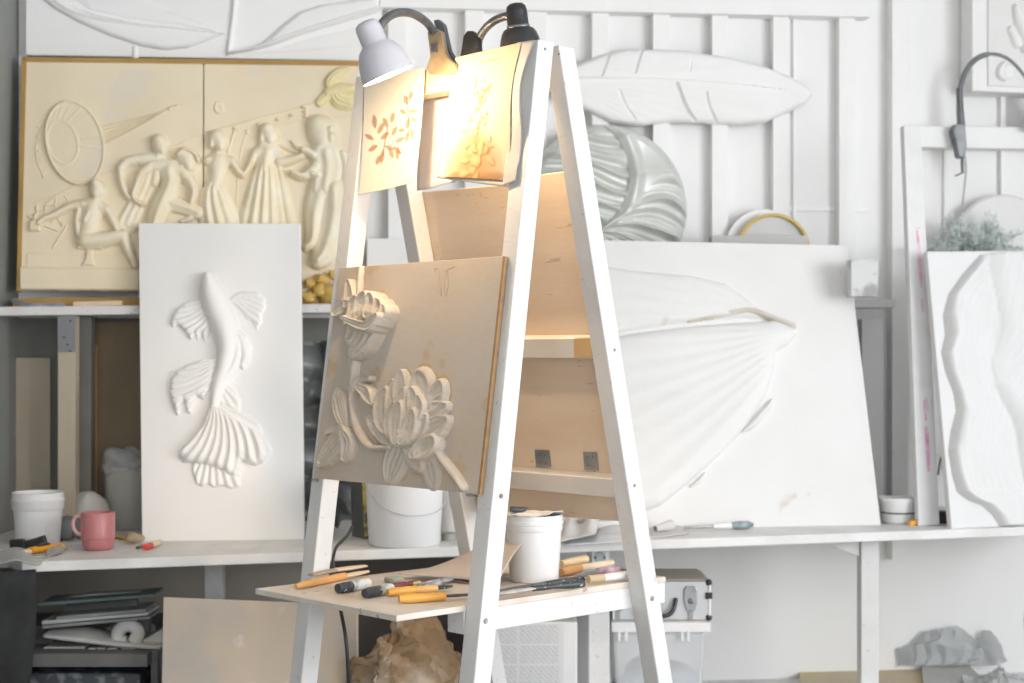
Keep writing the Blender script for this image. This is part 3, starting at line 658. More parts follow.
# boards against the wall below the shelf
def wboard(name, pts, off, th, m, label, cat, **k):
    return obj(name, MB().prism([wallpt(x, y, off+th) for x, y in pts], -WN*th), m, None, label, cat, **k)
GW = mat('grey_green_lining', (.30, .31, .30), .8, (.24, .25, .24), 3, .8, .1, 30)
b0 = wallpt(5, 528, .01).z
wboard('shade_board', [(2, 528), (362, 522), (362, 318), (2, 318)], .001, .006, DARKGREY, 'dark grey board added as the shade on the wall under the shelf, left side', 'board')  # added dark sheet, stands for the shade in the recess
wboard('leaning_board', [(5, 529), (50, 528), (50, 358), (5, 358)], .014, .012, BEIGE, 'pale beige board standing at the far left under the wall shelf', 'board')
wboard('leaning_board', [(96, 527), (150, 526), (150, 322), (91, 322)], .016, .012, BROWNB, 'brown hardboard sheet standing behind the bucket beside the koi panel', 'board')
wboard('board_strip', [(91, 527), (97, 527), (97, 345), (91, 345)], .030, .010, ORANGEEDGE, 'narrow orange-brown board edge against the brown hardboard', 'board')

# ------------------------------------------------------------------ frieze relief on the shelf
P0 = V((-1.42, shy(-1.42)+.075, shz(-1.42)+.0285)); P1 = V((-.40, shy(-.40)+.075, shz(-.40)+.0285))
RF = lean(P0, P1, 4.5)
frz = thing('figure_frieze', 'large cream relief panel of human figures and a radar dish on the wall shelf', 'relief panel', RF.at(190, 292))
obj('relief_panel', slab(RF, [(19.5, 290), (202.6, 291), (203, 63), (25.5, 61)], .02), CREAM, frz, bevel=.002)
obj('relief_panel', slab(RF, [(204, 291), (357, 292), (358.5, 65), (204, 63)], .02), CREAM, frz, bevel=.002)
for nm, pts in (('frame_batten', [(22, 61.5), (358.5, 65.5), (358.5, 61), (22, 57)]), ('frame_batten', [(16.5, 291), (20.5, 291), (26.5, 57), (21.5, 57)])):
    obj(nm, slab(RF, pts, .028, .004), FRAMEWOOD, frz)
yb = wallpt(20, 291, 0)
mb = MB(); fbox(mb, RF, -.03, 1.03, -.031, -.0015, -.045, -.002); obj('base_rail', mb, FRAMEWOOD, frz, bevel=.002)
stp = .0019
def FG(nm, ls, m=FIGURE, lb=None, **k):
    if m is FIGURE:
        for l in ls:
            if isinstance(l, Strip): l.hw = [h*1.18 for h in l.hw]; l.H *= 1.2
    return relief(nm, RF, ls, k.pop('stp', stp), m, frz, lb, jitter=.0004, **k)
S_ = Strip
# dish
def dish(S, T, H): return H
cx_, cy_ = 75, 143.5
def ell(cx, cy, a, b, rot, n=40, t0=0, t1=360):
    r = math.radians(rot); o = []
    for i in range(n):
        t = math.radians(t0+(t1-t0)*i/(n if t1-t0 == 360 else n-1)); x, y = a*math.cos(t), b*math.sin(t)
        o.append((cx+x*math.cos(r)-y*math.sin(r), cy+x*math.sin(r)+y*math.cos(r)))
    return o
ring = ell(75, 143.5, 28, 42, -14); inner = ell(63, 143, 15, 22, -14)
L = [Poly(ring, .010, 2.5), Strip(ring+[ring[0]], 1.3, .016), Strip(inner+[inner[0]], 1.0, .0145)]
for i in range(0, 40, 2):
    if 18 < i < 38 or i < 3:
        L.append(Strip([inner[i], ring[i]], .55, .0135))
L += [S_([(51, 152), (80, 145)], .6, .0135)]
FG('dish', L, CREAM, 'relief radar dish')
L = []
for (x, y) in ((79, 133), (80, 138), (81, 143), (80.5, 148), (79, 154), (76, 159)): L.append(S_([(x, y), (172, 109)], .34, .004, lift=.002))
L += [S_([(170, 109), (177, 107)], 2.2, .010), S_([(177, 107), (192, 103)], .5, .004)]
FG('rays', L, CREAM, 'relief ray lines', stp=.0011, blur=0)
L = [S_([(26, 207), (76, 186)], .5, .004), S_([(98, 176), (122, 166)], .5, .004), S_([(172, 147), (202, 134)], .5, .004), S_([(204, 133), (304, 106), (350, 92)], .7, .006), S_([(275, 127), (306, 118)], .6, .005), S_([(306, 106), (306, 118)], .9, .008),
     S_([(330, 118), (356, 112)], .5, .004)]
for l_ in L: FG('cable_line', [l_], CREAM, None, stp=.0011, blur=0)
for x, y in ((259, 125), (278, 120), (292, 116), (303.5, 107), (305, 112), (305.5, 117)): FG('insulator', [S_([(x-1, y), (x+1.2, y)], 1.8, .012)], CREAM)
L = [S_([(47, 119), (40, 133), (36, 148), (38, 163), (44, 177)], .6, .004)]
zz = [(44, 121), (37, 126), (42, 131), (35.5, 136), (40, 141), (34.5, 147), (40, 151), (36, 157), (42, 161), (38.5, 167), (45, 171), (43, 178)]
L += [S_([zz[i], zz[i+1]], .5, .0035) for i in range(len(zz)-1)]
FG('zigzag_band', L, CREAM, stp=.0011, blur=0)
FG('moon', [S_([(216.5, 103), (215, 108.5), (219, 113), (223.5, 111)], 1.3, .007), Poly(ell(219, 108, 5.5, 6.5, 0, 20), .004, 2)], CREAM)
# poles
FG('pole', [S_([(235, 129), (228, 153)], 1.1, .008), S_([(234, 128), (237, 130)], 1.6, .01)], CREAM); FG('pole', [S_([(247, 133), (240, 156), (236, 205)], .7, .006), S_([(246.5, 131), (248, 134)], 1.5, .008)], CREAM)
# seated man
FG('seated_figure', [
  S_([(96, 184), (98, 191), (97, 195)], [5, 7.5, 5.5], .030, p=.6), S_([(97, 196), (95, 206)], [4, 5], .022), S_([(84, 205), (94, 206), (107, 211)], [5, 7, 5], .022),
  S_([(93, 208), (91, 222), (87, 236)], [10, 9.5, 9], .026, p=.6), S_([(82, 205), (70, 207), (57, 214), (43, 220), (39, 224)], [5, 4, 3.6, 2.5, 2.5], .019, p=.6),
  S_([(107, 210), (113, 220), (118, 231), (122, 236)], [4.5, 4.2, 3.2, 2.8], .024, p=.6), S_([(86, 240), (102, 240), (124, 236)], [8.5, 7.5, 6], .030, p=.6),
  S_([(124, 236), (128, 249), (136, 266)], [6, 5, 4], .026, p=.6), S_([(80, 207), (77.5, 222), (80, 238)], [2.5, 3, 4], .018), S_([(90, 214), (86, 222)], [4, 3], .029)])
FG('stool', [Poly([(77, 245), (103, 246), (103, 250), (77, 249.5)], .018, 1.5), Poly([(86, 250), (92.5, 250), (94, 262), (96, 267), (80, 266), (85, 260)], .012, 2)], CREAM)
FG('radio_set', [Poly([(29, 221), (41, 219), (41, 232), (29, 232)], .014, 1.5), Poly([(33, 214), (37, 213), (37, 221), (33, 221)], .010, 1.5), S_([(36.5, 206), (37, 214)], 1, .008), S_([(28, 216), (34, 220)], 1, .01)], CREAM)
L = [S_([(44, 207), (56, 196)], .6, .005), S_([(46, 203), (45, 214)], .6, .005), S_([(56, 197), (55, 207)], .6, .005), S_([(47, 206), (55, 205)], .6, .005), S_([(65, 196), (68, 202), (63, 206)], .6, .005), S_([(44, 226), (58, 231)], .6, .005), S_([(53, 248), (67, 226)], .9, .006), S_([(43, 215), (52, 222), (56, 216), (62, 226), (63, 222)], .6, .005), S_([(38, 212), (46, 210)], .6, .005)]
FG('control_lines', L, CREAM, stp=.0011, blur=0)
FG('ledge', [Poly([(19.5, 267), (140, 269), (140, 291), (19.5, 290)], .012, 1.2), Poly([(26, 253), (138, 254), (138, 268), (26, 267)], .003, 1)], CREAM, 'projecting ledge along the bottom')
# standing figures
FG('standing_figure', [
  S_([(159, 142), (161, 147), (163, 152)], [7, 8, 5], .030, p=.6), S_([(160, 154), (157, 162)], [4, 5], .020), S_([(140, 160), (150, 160), (162, 163)], [5, 6.5, 6], .020), S_([(137, 160), (127, 163), (121.5, 169)], [5, 5, 4.5], .022, p=.6), S_([(121, 169), (122, 182), (127, 195), (131, 199)], [3.8, 3.4, 2.8, 3], .020, p=.6),
  S_([(152, 166), (148, 180), (141, 197), (132, 214), (128, 224)], [10, 9, 8, 9, 10], .012, 3, .15), S_([(158, 169), (155, 184)], [6, 4], .018)], lb='relief figure behind, leaning left')
FG('striding_figure', [
  S_([(184, 157), (188, 161), (190, 168)], [8.5, 9, 6], .032, p=.6), S_([(179, 156), (186, 151.5), (196, 156), (199, 163)], [2, 2.5, 2.5, 1.5], .036), S_([(182, 168), (178, 172)], [4, 5], .024),
  S_([(152, 166), (165, 167), (182, 173)], [6, 8, 7], .026, p=.6), S_([(170, 171), (171, 184), (166, 197)], [11, 8.5, 8], .030, 2, .06, p=.6), S_([(150, 168), (142, 175), (137, 187)], [5.5, 5, 4], .028, p=.6), S_([(137, 187), (134, 198), (142, 205), (146, 204)], [4, 3, 3.2, 2.5], .027, p=.6),
  S_([(184, 175), (192, 184), (194, 194), (192, 203)], [5.5, 5, 4, 3], .028, p=.6), S_([(166, 197), (160, 211), (155, 226)], [9, 10, 8], .030, 2, .08, p=.6), S_([(168, 203), (182, 207), (198, 213)], [8, 6.5, 6], .022, 2, .1), S_([(196, 212), (190, 219), (182, 222)], [5, 3, 2], .014)], lb='striding relief figure with hat')
FG('woman_figure', [
  S_([(217, 138), (220, 143), (221, 149)], [7.5, 8, 5], .030, p=.6), S_([(213, 141), (212, 146)], [3.5, 3], .026), S_([(219, 151), (218, 158)], [4, 5], .020), S_([(208, 161), (218, 160), (231, 162)], [4, 6, 5], .022), S_([(219, 162), (218, 176), (215, 190)], [10, 7.5, 7], .027, p=.6),
  S_([(214, 188), (215, 203), (220, 224)], [8, 14, 18], .026, 4, .14, p=.6), S_([(232, 162), (238, 171), (243, 176)], [4, 3.5, 3], .024, p=.6), S_([(243, 176), (250, 168), (254, 158)], [3.2, 2.8, 2.4], .024, p=.6)], lb='relief figure of a woman in a skirt')
FG('coat_figure', [
  S_([(267, 131), (270, 137), (271, 142)], [7, 8, 5], .030, p=.6), S_([(263, 133), (262, 141)], [3, 3], .024), S_([(270, 144), (268, 152)], [4, 5], .020), S_([(257, 154), (268, 153), (280, 158)], [5, 6.5, 5], .024), S_([(268, 154), (266, 164), (265, 172)], [12, 10, 8], .028, 2, .08, p=.6),
  S_([(266, 170), (265, 190), (263, 224)], [10, 15, 22], .027, 5, .15, p=.6), S_([(255, 156), (252, 162), (247, 172)], [4, 3.5, 3], .024, p=.6), S_([(279, 163), (290, 161), (302, 157)], [5, 4.5, 3.5], .028, p=.6), S_([(280, 170), (284, 190), (290, 222)], [3, 4, 5], .016)], lb='relief figure in a long coat')
FG('hooded_figure', [
  S_([(318, 126), (323, 133), (323, 143)], [10, 14, 9], .034, p=.6), S_([(330, 132), (331, 141)], [6, 5], .037, p=.6), S_([(331, 136), (334.5, 137)], [1.6, 1.5], .042), S_([(323, 150), (324, 158)], [8, 10], .026), S_([(326, 155), (328, 170), (325, 190)], [14, 15, 14], .034, 3, .08, p=.6), S_([(314, 157), (308, 153), (303, 151)], [4, 4, 3.5], .032),
  S_([(316, 168), (304, 177), (292, 174)], [6, 4.5, 3], .034, p=.6), S_([(312, 175), (318, 177)], [4, 3.5], .040), S_([(322, 190), (315, 215), (313, 240), (306, 248)], [12, 10, 7, 4], .030, 2, .08, p=.6), S_([(334, 190), (334, 220), (326, 250), (318, 262)], [12, 13, 12, 7], .038, 2, .1, p=.6), S_([(343, 155), (347, 170), (345, 190)], [4, 6, 6], .028), S_([(338, 225), (342, 245), (350, 262)], [9, 10, 8], .02)], lb='large hooded relief figure at the right')
FG('knife_shape', [S_([(277, 145), (290, 150), (304, 155)], [1.2, 2, 1.5], .012), S_([(291, 141), (298, 149), (304, 154)], [.8, 2.6, 2], .016)], CREAM)
FG('dove', [S_([(320, 103), (326, 97), (333, 92)], [5, 5.5, 5], .016, 3, .15), S_([(328, 93), (340, 90), (352, 89)], [5, 7.5, 5], .022), S_([(330, 90), (330, 82), (338, 74), (348, 69)], [4, 6, 6, 2], .018, 4, .18), S_([(334, 92), (338, 100), (347, 104), (353, 106)], [5, 8, 7, 3], .018, 4, .18)], YELLOWP, 'pale yellow dove')
mb = MB()
for i, (x, y, r) in enumerate(((308, 297, 8), (318, 290, 8), (331, 297, 11), (322, 279, 7), (340, 289, 9), (309, 282, 6), (350, 297, 9), (333, 275, 6))):
    p = RF.at(x, y, .012); mb.blob(p, (r*.0030, .022, r*.0030*.75), 14, 9, .5, 2, i)
obj('rockwork', mb, OCHRE, frz, label='ochre rockwork at the bottom right', smooth=40)

# things on the shelf in front of the frieze
Yk = 4.572; z_ = shz(-1.43)+.0006-pt(0, 306, Yk).z
mb = MB().prism([pt(x, y, Yk)+V((0, 0, z_)) for x, y in ((10.5, 298), (28, 302.5), (62, 302.5), (64.5, 305), (62, 306), (22, 306), (11, 301))], (0, .025, 0))
obj('folding_saw', mb, mat('navy_metal', (.10, .13, .18), .4, (.5, .52, .55), 12, .7), None, 'dark blue folding saw lying at the left end of the wall shelf', 'tool', bevel=.002)
a = V((-1.2, 4.6, shz(-1.27)+.0008)); mb = MB().prism([V((pt(73, 0, a.y).x, a.y, a.z-.001)), V((pt(121, 0, a.y).x, a.y+.0, shz(-1.1)+.0005)), V((pt(121, 0, a.y).x, a.y, a.z+.016)), V((pt(73, 0, a.y).x, a.y, a.z+.012))], (0, .03, 0))
obj('wood_offcut', mb, WOODPALE, None, 'pale strip of wood lying on the wall shelf under the frieze', 'offcut', bevel=.001)
a = sh(385, 300); obj('white_box', MB().box(pt(366, 0, 4.78).x, pt(409, 0, 4.78).x, 4.79, 4.86, shz(-.3)+.001, pt(380, 238, 4.78).z), PLASTER, None, 'white box on the wall shelf seen through the easel', 'box', bevel=.004)
# marble-look block on the right end of the shelf
a = sh(862, 297)
blk = MB().box(pt(850, 0, a.y+.02).x, pt(877, 0, a.y+.02).x, a.y+.005, a.y+.07, shz(1.05)+.001, pt(860, 259, a.y).z)
obj('marbled_block', blk, MARBLE, None, 'grey marbled block on the right end of the wall shelf', 'block', bevel=.002)

# long leaf panel above the frieze
LPf = Fr(wallpt(200, 56, .05), V((1, .12, 0)), (0, 0, 1))
lp = thing('leaf_relief_panel', 'long white relief panel of slender leaves high on the wall above the frieze', 'relief panel', LPf.at(200, 56))
obj('board', slab(LPf, [(25.5, 55), (382, 61), (382, -60), (25.5, -60)], .045), PLASTER, lp, bevel=.003)
lo = [(40, -3), (55, 9), (78, 22), (110, 36), (140, 46), (165, 50.5), (190, 48), (210, 40), (225, 34), (205, 31), (170, 27), (130, 22), (100, 16), (78, 8), (62, -3)]
relief('leaf', LPf, [Poly(lo, .018, 5, p=.8, dome=.004), S_([(52, -2), (75, 13), (120, 23), (170, 28), (224, 34)], [1.5, 1.6, 1], .006, lift=.019)], .002, PLASTER, lp)
relief('leaf', LPf, [Poly([(70, -5), (90, 10), (130, 19), (180, 25), (222, 33), (200, 22), (165, 10), (140, -6)], .010, 8, p=.8)], .002, PLASTER, lp)
for l_ in [S_([(236, -12), (233, 20), (228.5, 53)], [2.5, 2.4, 2.8], .014), S_([(135, 48), (135, 56)], [3, 3], .006)]: relief('stem', LPf, [l_], .002, PLASTER, lp)
relief('leaf', LPf, [Poly([(230, 53.5), (252, 49), (270, 38), (285, 24), (300, 12), (322, 5), (345, 2), (380, -4), (380, 12), (340, 24), (305, 34), (270, 47)], .020, 5, p=.8, dome=.004), S_([(230, 53), (262, 47), (300, 33), (345, 19), (381, 9)], [1.4, 1.6, 1.4], .006, lift=.021)], .002, PLASTER, lp)
relief('leaf', LPf, [Poly([(236, 53), (275, 49), (320, 36), (380, 22), (380, 46), (330, 49), (280, 53)], .006, 8, p=.8)], .002, PLASTER, lp)

# ------------------------------------------------------------------ koi panel
b0, b1 = wt(142, 541.5), wt(304.5, 539.5)
KF = lean(b0+V((0, 0, .0052)), b1+V((0, 0, .0052)), 17.5)
koi = thing('koi_relief_panel', 'tall white plaster panel with a long-finned koi fish relief, standing on the worktop', 'relief panel', KF.at(223, 540))
obj('board', slab(KF, [(142, 541.5), (304.5, 539.5), (300.5, 223.5), (138.5, 223)], .016), PLASTER2, koi, bevel=.002)
ks = .0014
bodyL = [S_([(209, 279), (212, 294), (218, 311), (226, 331), (229, 348), (226, 366), (220, 384), (216, 400), (213, 417)], [6.5, 12.5, 15, 14, 12, 10.5, 8.5, 6, 3.5], .052, p=.62, hp=[.75, 1, 1, .95, .85, .75, .6, .5, .35]),
         S_([(230, 329), (238, 345), (236, 364), (226, 380)], [2, 6, 6, 3], .03, p=.6)]
kb = relief('fish_body', KF, bodyL, ks, PLASTER2, koi, blur=2)
def fan(nm, pts, pole, H, n, ra=.0022, edge=4, tw=0, lb=None, ph=0, more=()):
    return relief(nm, KF, [Poly(pts, H, edge, pole=pole, n=n, ra=ra, p=.8, twist=tw, ph=ph)]+list(more), ks, PLASTER2, koi, lb, blur=1)
fan('fin', [(214, 299), (203, 299), (190, 302), (180, 307), (174, 314), (171, 323), (173, 328), (177, 325), (181, 328), (185, 331), (189, 338), (192, 340), (195, 334), (198, 341), (202, 334), (205, 343), (209, 334), (213, 318)], (222, 292), .017, 46, .0045, 5, 3)
fan('fin', [(229, 300), (236, 293), (247, 291), (258, 293), (265, 299), (266, 308), (261, 316), (263, 322), (257, 330), (252, 322), (247, 320), (240, 310)], (228, 288), .009, 44, .0026, 4, -2)
fan('fin', [(231, 326), (240, 330), (248, 338), (252, 349), (250, 360), (244, 370), (239, 368), (240, 355), (237, 342)], (228, 318), .022, 22, .0022, 4, 2)
fan('fin', [(219, 358), (205, 360), (190, 365), (178, 371), (171, 381), (170, 394), (173, 406), (178, 416), (181, 410), (184, 400), (187, 412), (191, 414), (193, 404), (197, 397), (204, 400), (208, 394), (214, 380)], (226, 352), .020, 44, .0055, 5, 4)
fan('fin', [(219, 380), (229, 384), (237, 392), (241, 402), (240, 412), (231, 410), (220, 404)], (214, 376), .011, 30, .0022, 4)
fan('tail_fin', [(214, 404), (224, 404), (236, 410), (250, 416), (260, 424), (264, 434), (256, 436), (240, 430)], (206, 398), .010, 40, .0022, 4, 0, 'faint upper lobe of the tail')
fan('tail_fin', [(210, 460), (192, 463), (193, 474), (197, 485), (203, 487), (208, 484), (214, 488), (222, 486), (232, 489), (240, 487), (241, 476), (236, 462)], (214, 430), .010, 44, .0030, 3, 0, 'lower layer of the tail')
fan('tail_fin', [(212, 404), (217, 406), (228, 416), (244, 424), (258, 432), (268, 442), (272, 452), (268, 458), (263, 463), (256, 466), (249, 464), (242, 462), (240, 470), (236, 478), (229, 475), (226, 473), (212, 467), (196, 464), (184, 462), (180, 455), (183, 448), (194, 438), (204, 426), (208, 414)], (213, 398), .030, 40, .0062, 7, 2.5, 'fan-shaped tail fin')
mb = MB()
obj('eye', MB().blob(KF.at(207, 285, .038), (.0035,)*3, 10, 6), PLASTER2, kb, smooth=180)

# ------------------------------------------------------------------ tulip / petal board
b0, b1 = wt(533, 531), wt(881, 525)
b0.z += .0055; b1.z += .0055
TF = lean(b0, b1, 15.5)
tul = thing('petal_relief_board', 'large white board with a broad closed petal relief, leaning behind the easel on the worktop', 'relief panel', TF.at(700, 527))
obj('board', slab(TF, [(533, 531), (881, 525), (848, 245), (560, 239)], .018), PLASTERW, tul, bevel=.003)
relief('lower_petal', TF, [Poly([(560, 350), (600, 340), (640, 333), (690, 327), (740, 323), (775, 321), (792, 327), (797, 334), (788, 345), (776, 352), (772, 375), (764, 398), (748, 425), (720, 455), (690, 482), (660, 506), (620, 520), (570, 524)], .034, 17, pole=(803, 330), n=56, ra=.0011, p=.8, dome=.012, twist=.15)], .0026, PLASTERW, tul, blur=2)
relief('upper_petal', TF, [Poly([(560, 262), (600, 266), (640, 272), (690, 276), (725, 284), (745, 298), (760, 310), (776, 320), (740, 318), (690, 322), (640, 329), (600, 337), (560, 345)], .022, 12, pole=(790, 326), n=60, ra=.0016, p=.8, dome=.008, twist=-.1)], .0026, PLASTERW, tul, blur=2, jitter=.001)
relief('petal_tip', TF, [S_([(728, 313), (750, 312), (775, 320), (792, 327)], [1.5, 3.5, 3, 3.5], .014, lift=.012), S_([(688, 322), (715, 317), (742, 314)], [1, 2.5, 2], .01, lift=.008)], .002, mat('unfinished_clay_patch', (.62, .56, .46), .7, (.75, .73, .7), 12, .9), tul, label='brownish unfinished petal tip')
for l_ in [S_([(772, 400), (765, 410), (752, 425), (742, 432)], [1, 3.5, 3.5, 1], .02), S_([(705, 473), (698, 482), (690, 487)], [1, 2.5, 1], .014)]: relief('petal_curl', TF, [l_], .002, PLASTERW, tul)

# gold-rimmed tray, flat plate, swirl disc behind the big board on the shelf
c = wallpt(773, 251, .09)
tr = thing('round_tray', 'round grey tray with a gold rim standing on the wall shelf behind the petal board', 'tray', c-V((0, 0, .11)))
obj('tray_disc', MB().lathe(c+WN*-.004, WN, [(.108, -.012), (.108, 0), (.10, .002)], 56), TRAY, tr, smooth=30)
obj('gold_rim', MB().lathe(c, WN, [(.1165, -.004), (.1165, .010), (.108, .012), (.1065, .004), (.107, -.004)], 64, close=True), GOLD, tr, smooth=30)
obj('mounting_disc', MB().lathe(c-WN*.02+V((-.02, 0, .006)), WN, [(.125, -.012), (.125, 0)], 48), PLASTER, tr, smooth=30)
zz = shz(.75)
obj('flat_box', MB().box(pt(709, 0, 4.9).x, pt(804, 0, 4.9).x, 4.84, 4.90, zz+.0005, pt(750, 236, 4.86).z), CARDGREY, None, 'flat grey box on the wall shelf in front of the gold-rimmed tray', 'box', bevel=.003)

c = wallpt(604, 209, .06); DR = 83/F*5.0
DFr = Fr(c, V((1, .12, 0)), (0, 0, 1))
dk = thing('draped_disc', 'silver-grey round relief disc with swirling folds standing on the wall shelf', 'relief disc', c-DFr.T*DR)
obj('disc_back', MB().lathe(c, DFr.N, [(DR*.99, -.03), (DR, -.025), (DR, 0)], 72), SILVER, dk, smooth=30)
g = np.linspace(-DR, DR, 260); S, T = np.meshgrid(g, g); R = np.hypot(S, T)/DR
th = np.arctan2(T, S)
p0 = (-.18, .05)     # centre of inner roll, relative radius
s1, t1 = S/DR, T/DR
rb = np.hypot(s1+.47, t1-.38)/.74
ball = np.clip(1-rb**2, 0, 1)**.5
def sharp(x): return 1-2*np.abs(np.sin(x*.5))**.7
wv_ = .35*np.sin(5*s1+2*t1)+.2*np.sin(9*t1-4*s1)
fold_b = .017*sharp(30*(t1-.25*(s1+.3)**2)+5*np.sin(2.2*s1)+3*wv_)+.006*np.sin(55*t1+6*wv_+9*s1)
th2 = np.arctan2(t1+.30, s1+.10); r2 = np.hypot(s1+.10, t1+.30)
sw = th2+.55*r2*r2
wgt = np.clip((.75-th2)*3, 0, 1)
fold_o = ((.019*sharp(15*sw+3*wv_)+.007*np.sin(37*sw+5*wv_))*wgt+.006*sharp(9*sw+wv_)*(1-wgt))*np.clip(r2*2.2, 0, 1)
H = np.where(rb < 1, .040+.034*ball+fold_b*np.clip(ball*2.2, 0, 1), .046+fold_o+.020*np.exp(-((rb-1.12)/.10)**2)*(t1 > -.3))
edge = np.clip((1-R)*9, 0, 1)**.5
H = (H*edge+.0005)
dm = R < .995
obj('draped_face', MB().grid(DFr.arr(S, T, np.where(R < 1, H, 0)), dm & (R < .985)), SILVER, dk, smooth=180)

# feather-leaf on the battens
LFr = Fr(wallpt(690, 90, .045), V((1, .12, 0)), (0, 0, 1))
out = [(545, 88), (570, 68), (600, 56), (625, 50), (652, 50), (690, 52), (730, 58), (765, 67), (792, 78), (808, 88), (812, 96), (804, 104), (788, 112), (765, 122), (740, 125), (700, 123), (668, 122), (640, 126), (610, 122), (590, 112), (565, 102)]
def grooves(S, T, H):
    for pts, w_, d_ in (([(610, 48), (606, 62), (600, 78)], 1.2, .012), ([(643, 46), (637, 63), (634, 73)], 1.1, .011), ([(675, 85), (681, 100), (687, 112), (700, 130)], 1.7, .018), ([(705, 94), (708, 108), (718, 128)], 1.1, .012), ([(618, 92), (624, 106), (634, 120)], 1.1, .006), ([(690, 62), (688, 72)], .8, .004)):
        l = Strip(pts, w_, d_).bind(LFr); h = l.ev(S, T); H = np.where(H > 0, np.maximum(H-h, .004), H)
    l = Strip([(560, 79), (640, 80), (720, 84), (812, 96)], 9, 1).bind(LFr); l.ev(S, T)
    return H
relief_leaf = thing('feather_leaf_relief', 'big white plaster banana leaf hung across the wall battens', 'wall relief', LFr.at(690, 124))
relief('leaf_blade', LFr, [Poly(out, .018, 6, p=.7, dome=.012, pole=(560, 82), n=70, ra=.0006)], .0024, PLASTER, relief_leaf, fn=grooves, blur=2)
relief('midrib', LFr, [S_([(562, 79), (610, 79), (660, 80), (720, 84), (770, 89), (806, 95)], [2.0, 2.0, 1.8, 1.4, .6], .005, lift=.029)], .0024, PLASTER, relief_leaf)

# ------------------------------------------------------------------ plank with pink marks, wave panel
b = wt(928, 526)
PK = lean(b+V((-.1, -.012, .0035)), b+V((.1, .012, .0035)), 7)
pk = thing('leaning_plank', 'narrow white plank smeared with pink paint leaning beside the wave panel', 'plank', PK.at(928, 526))
obj('board', slab(PK, [(918.5, 526), (940, 525), (921, 126), (903.5, 125)], .03), PINKMARK, pk, bevel=.003)
for l_ in [S_([(917, 230), (919, 250), (920, 270), (921.5, 287)], [1.2, 2.5, 2.6, 1.4], .0009), S_([(922, 300), (923, 311)], [2.4, 2.2], .0008), S_([(924, 400), (926, 420)], [1.4, 1.8], .0008), S_([(926, 428), (927.5, 445), (928.5, 470)], [2.5, 3, 2.2], .0009), S_([(916, 228), (921, 228)], [1, 1], .0008), S_([(926, 398), (928, 412)], [1.2, 1], .0008)]: relief('pink_mark', PK, [l_], .0012, PINKPAINT, pk, jitter=.0005)
b0, b1 = wt(951.5, 529), wt(1070, 523)
WF = lean(b0+V((0, 0, .004)), b1+V((0, 0, .004)), 9)
wv = thing('wave_relief_panel', 'white panel with flowing wave relief at the right end of the worktop', 'relief panel', WF.at(1000, 528))
WAVEM = mat('wave_panel_gypsum', (.75, .75, .75), .75, (.71, .71, .705), 5, .5, .12, 90)
obj('board', slab(WF, [(951.5, 529), (1070, 523), (1056, 250), (927, 251.5)], .022), WAVEM, wv, bevel=.003)
crv = [(980, 255), (962, 275), (948, 295), (943, 315), (945, 335), (941, 352), (945, 372), (953, 392), (956, 410), (951, 430), (948, 450), (952, 475), (957, 492), (968, 500), (982, 505), (992, 515), (1000, 527)]
rgt = [(1016, 526), (1010, 505), (1000, 480), (990, 455), (982, 430), (975, 405), (974, 385), (980, 360), (984, 335), (982, 300), (978, 270)]
A1 = Poly(crv+[(1060, 523), (1052, 252)], .022, 10, p=.9)
A2 = Poly([(976, 253), (985, 270), (986, 300), (988, 330), (981, 360), (976, 385), (979, 410), (990, 440), (1002, 470), (1012, 500), (1018, 526), (1062, 523), (1054, 252)], .014, 22, lift=.0, p=.9)
A3 = Poly([(985, 252), (993, 280), (998, 305), (1000, 325), (996, 345), (992, 362), (994, 385), (1003, 402), (1013, 420), (1019, 440), (1024, 470), (1030, 520), (1062, 523), (1054, 252)], .010, 9, p=.8)
Bc = [(985, 246), (993, 280), (998, 305), (1000, 325), (996, 345), (992, 362), (994, 385), (1003, 402), (1013, 420), (1019, 440), (1024, 470), (1030, 530)]
Cc = [(1014, 246), (1020, 300), (1012, 350), (1022, 400), (1040, 450), (1056, 530)]
class Wave:
    def bind(s, fr):
        s.P = A1.bind(fr); s.bb = s.P.bb; f = lambda c: np.array([fr.px(*p) for p in c])
        s.a, s.b = f(crv[::1]), f(Bc); return s
    def ev(s, S, T):
        h = s.P.ev(S, T)
        X = lambda c: np.interp(T, c[::-1, 1], c[::-1, 0])
        a, b = X(s.a), X(s.b); d1 = S-a; w_ = np.maximum(b-a, .02); u = np.clip(d1/w_, 0, 1)
        sm = lambda x: x*x*(3-2*x)
        q1 = np.clip(d1/.026, 0, 1); q2 = np.clip((S-b+.012)/.05, 0, 1); m1 = .036*(1-(1-q1)**2.2)-.030*sm(u)**.8+.004*np.sin(22*T+30*S)*q1; m2 = .034*(1-(1-q2)**1.8)*(.8+.2*np.sin(9*T))-.010*sm(np.clip((S-b-.05)/.1, 0, 1))
        rid = .0012*np.sin(300*(S*.8-T*.55+.04*np.sin(9*T)))*np.clip((S-b)/.06, 0, 1)+.0010*np.sin(260*(S-a)+6*np.sin(5*T))*(u < 1)*np.clip(d1/.02, 0, 1)
        return np.where(h > 0, m1+m2+rid+.003, 0)
relief('wave', WF, [Wave()], .0016, WAVEM, wv, blur=2)

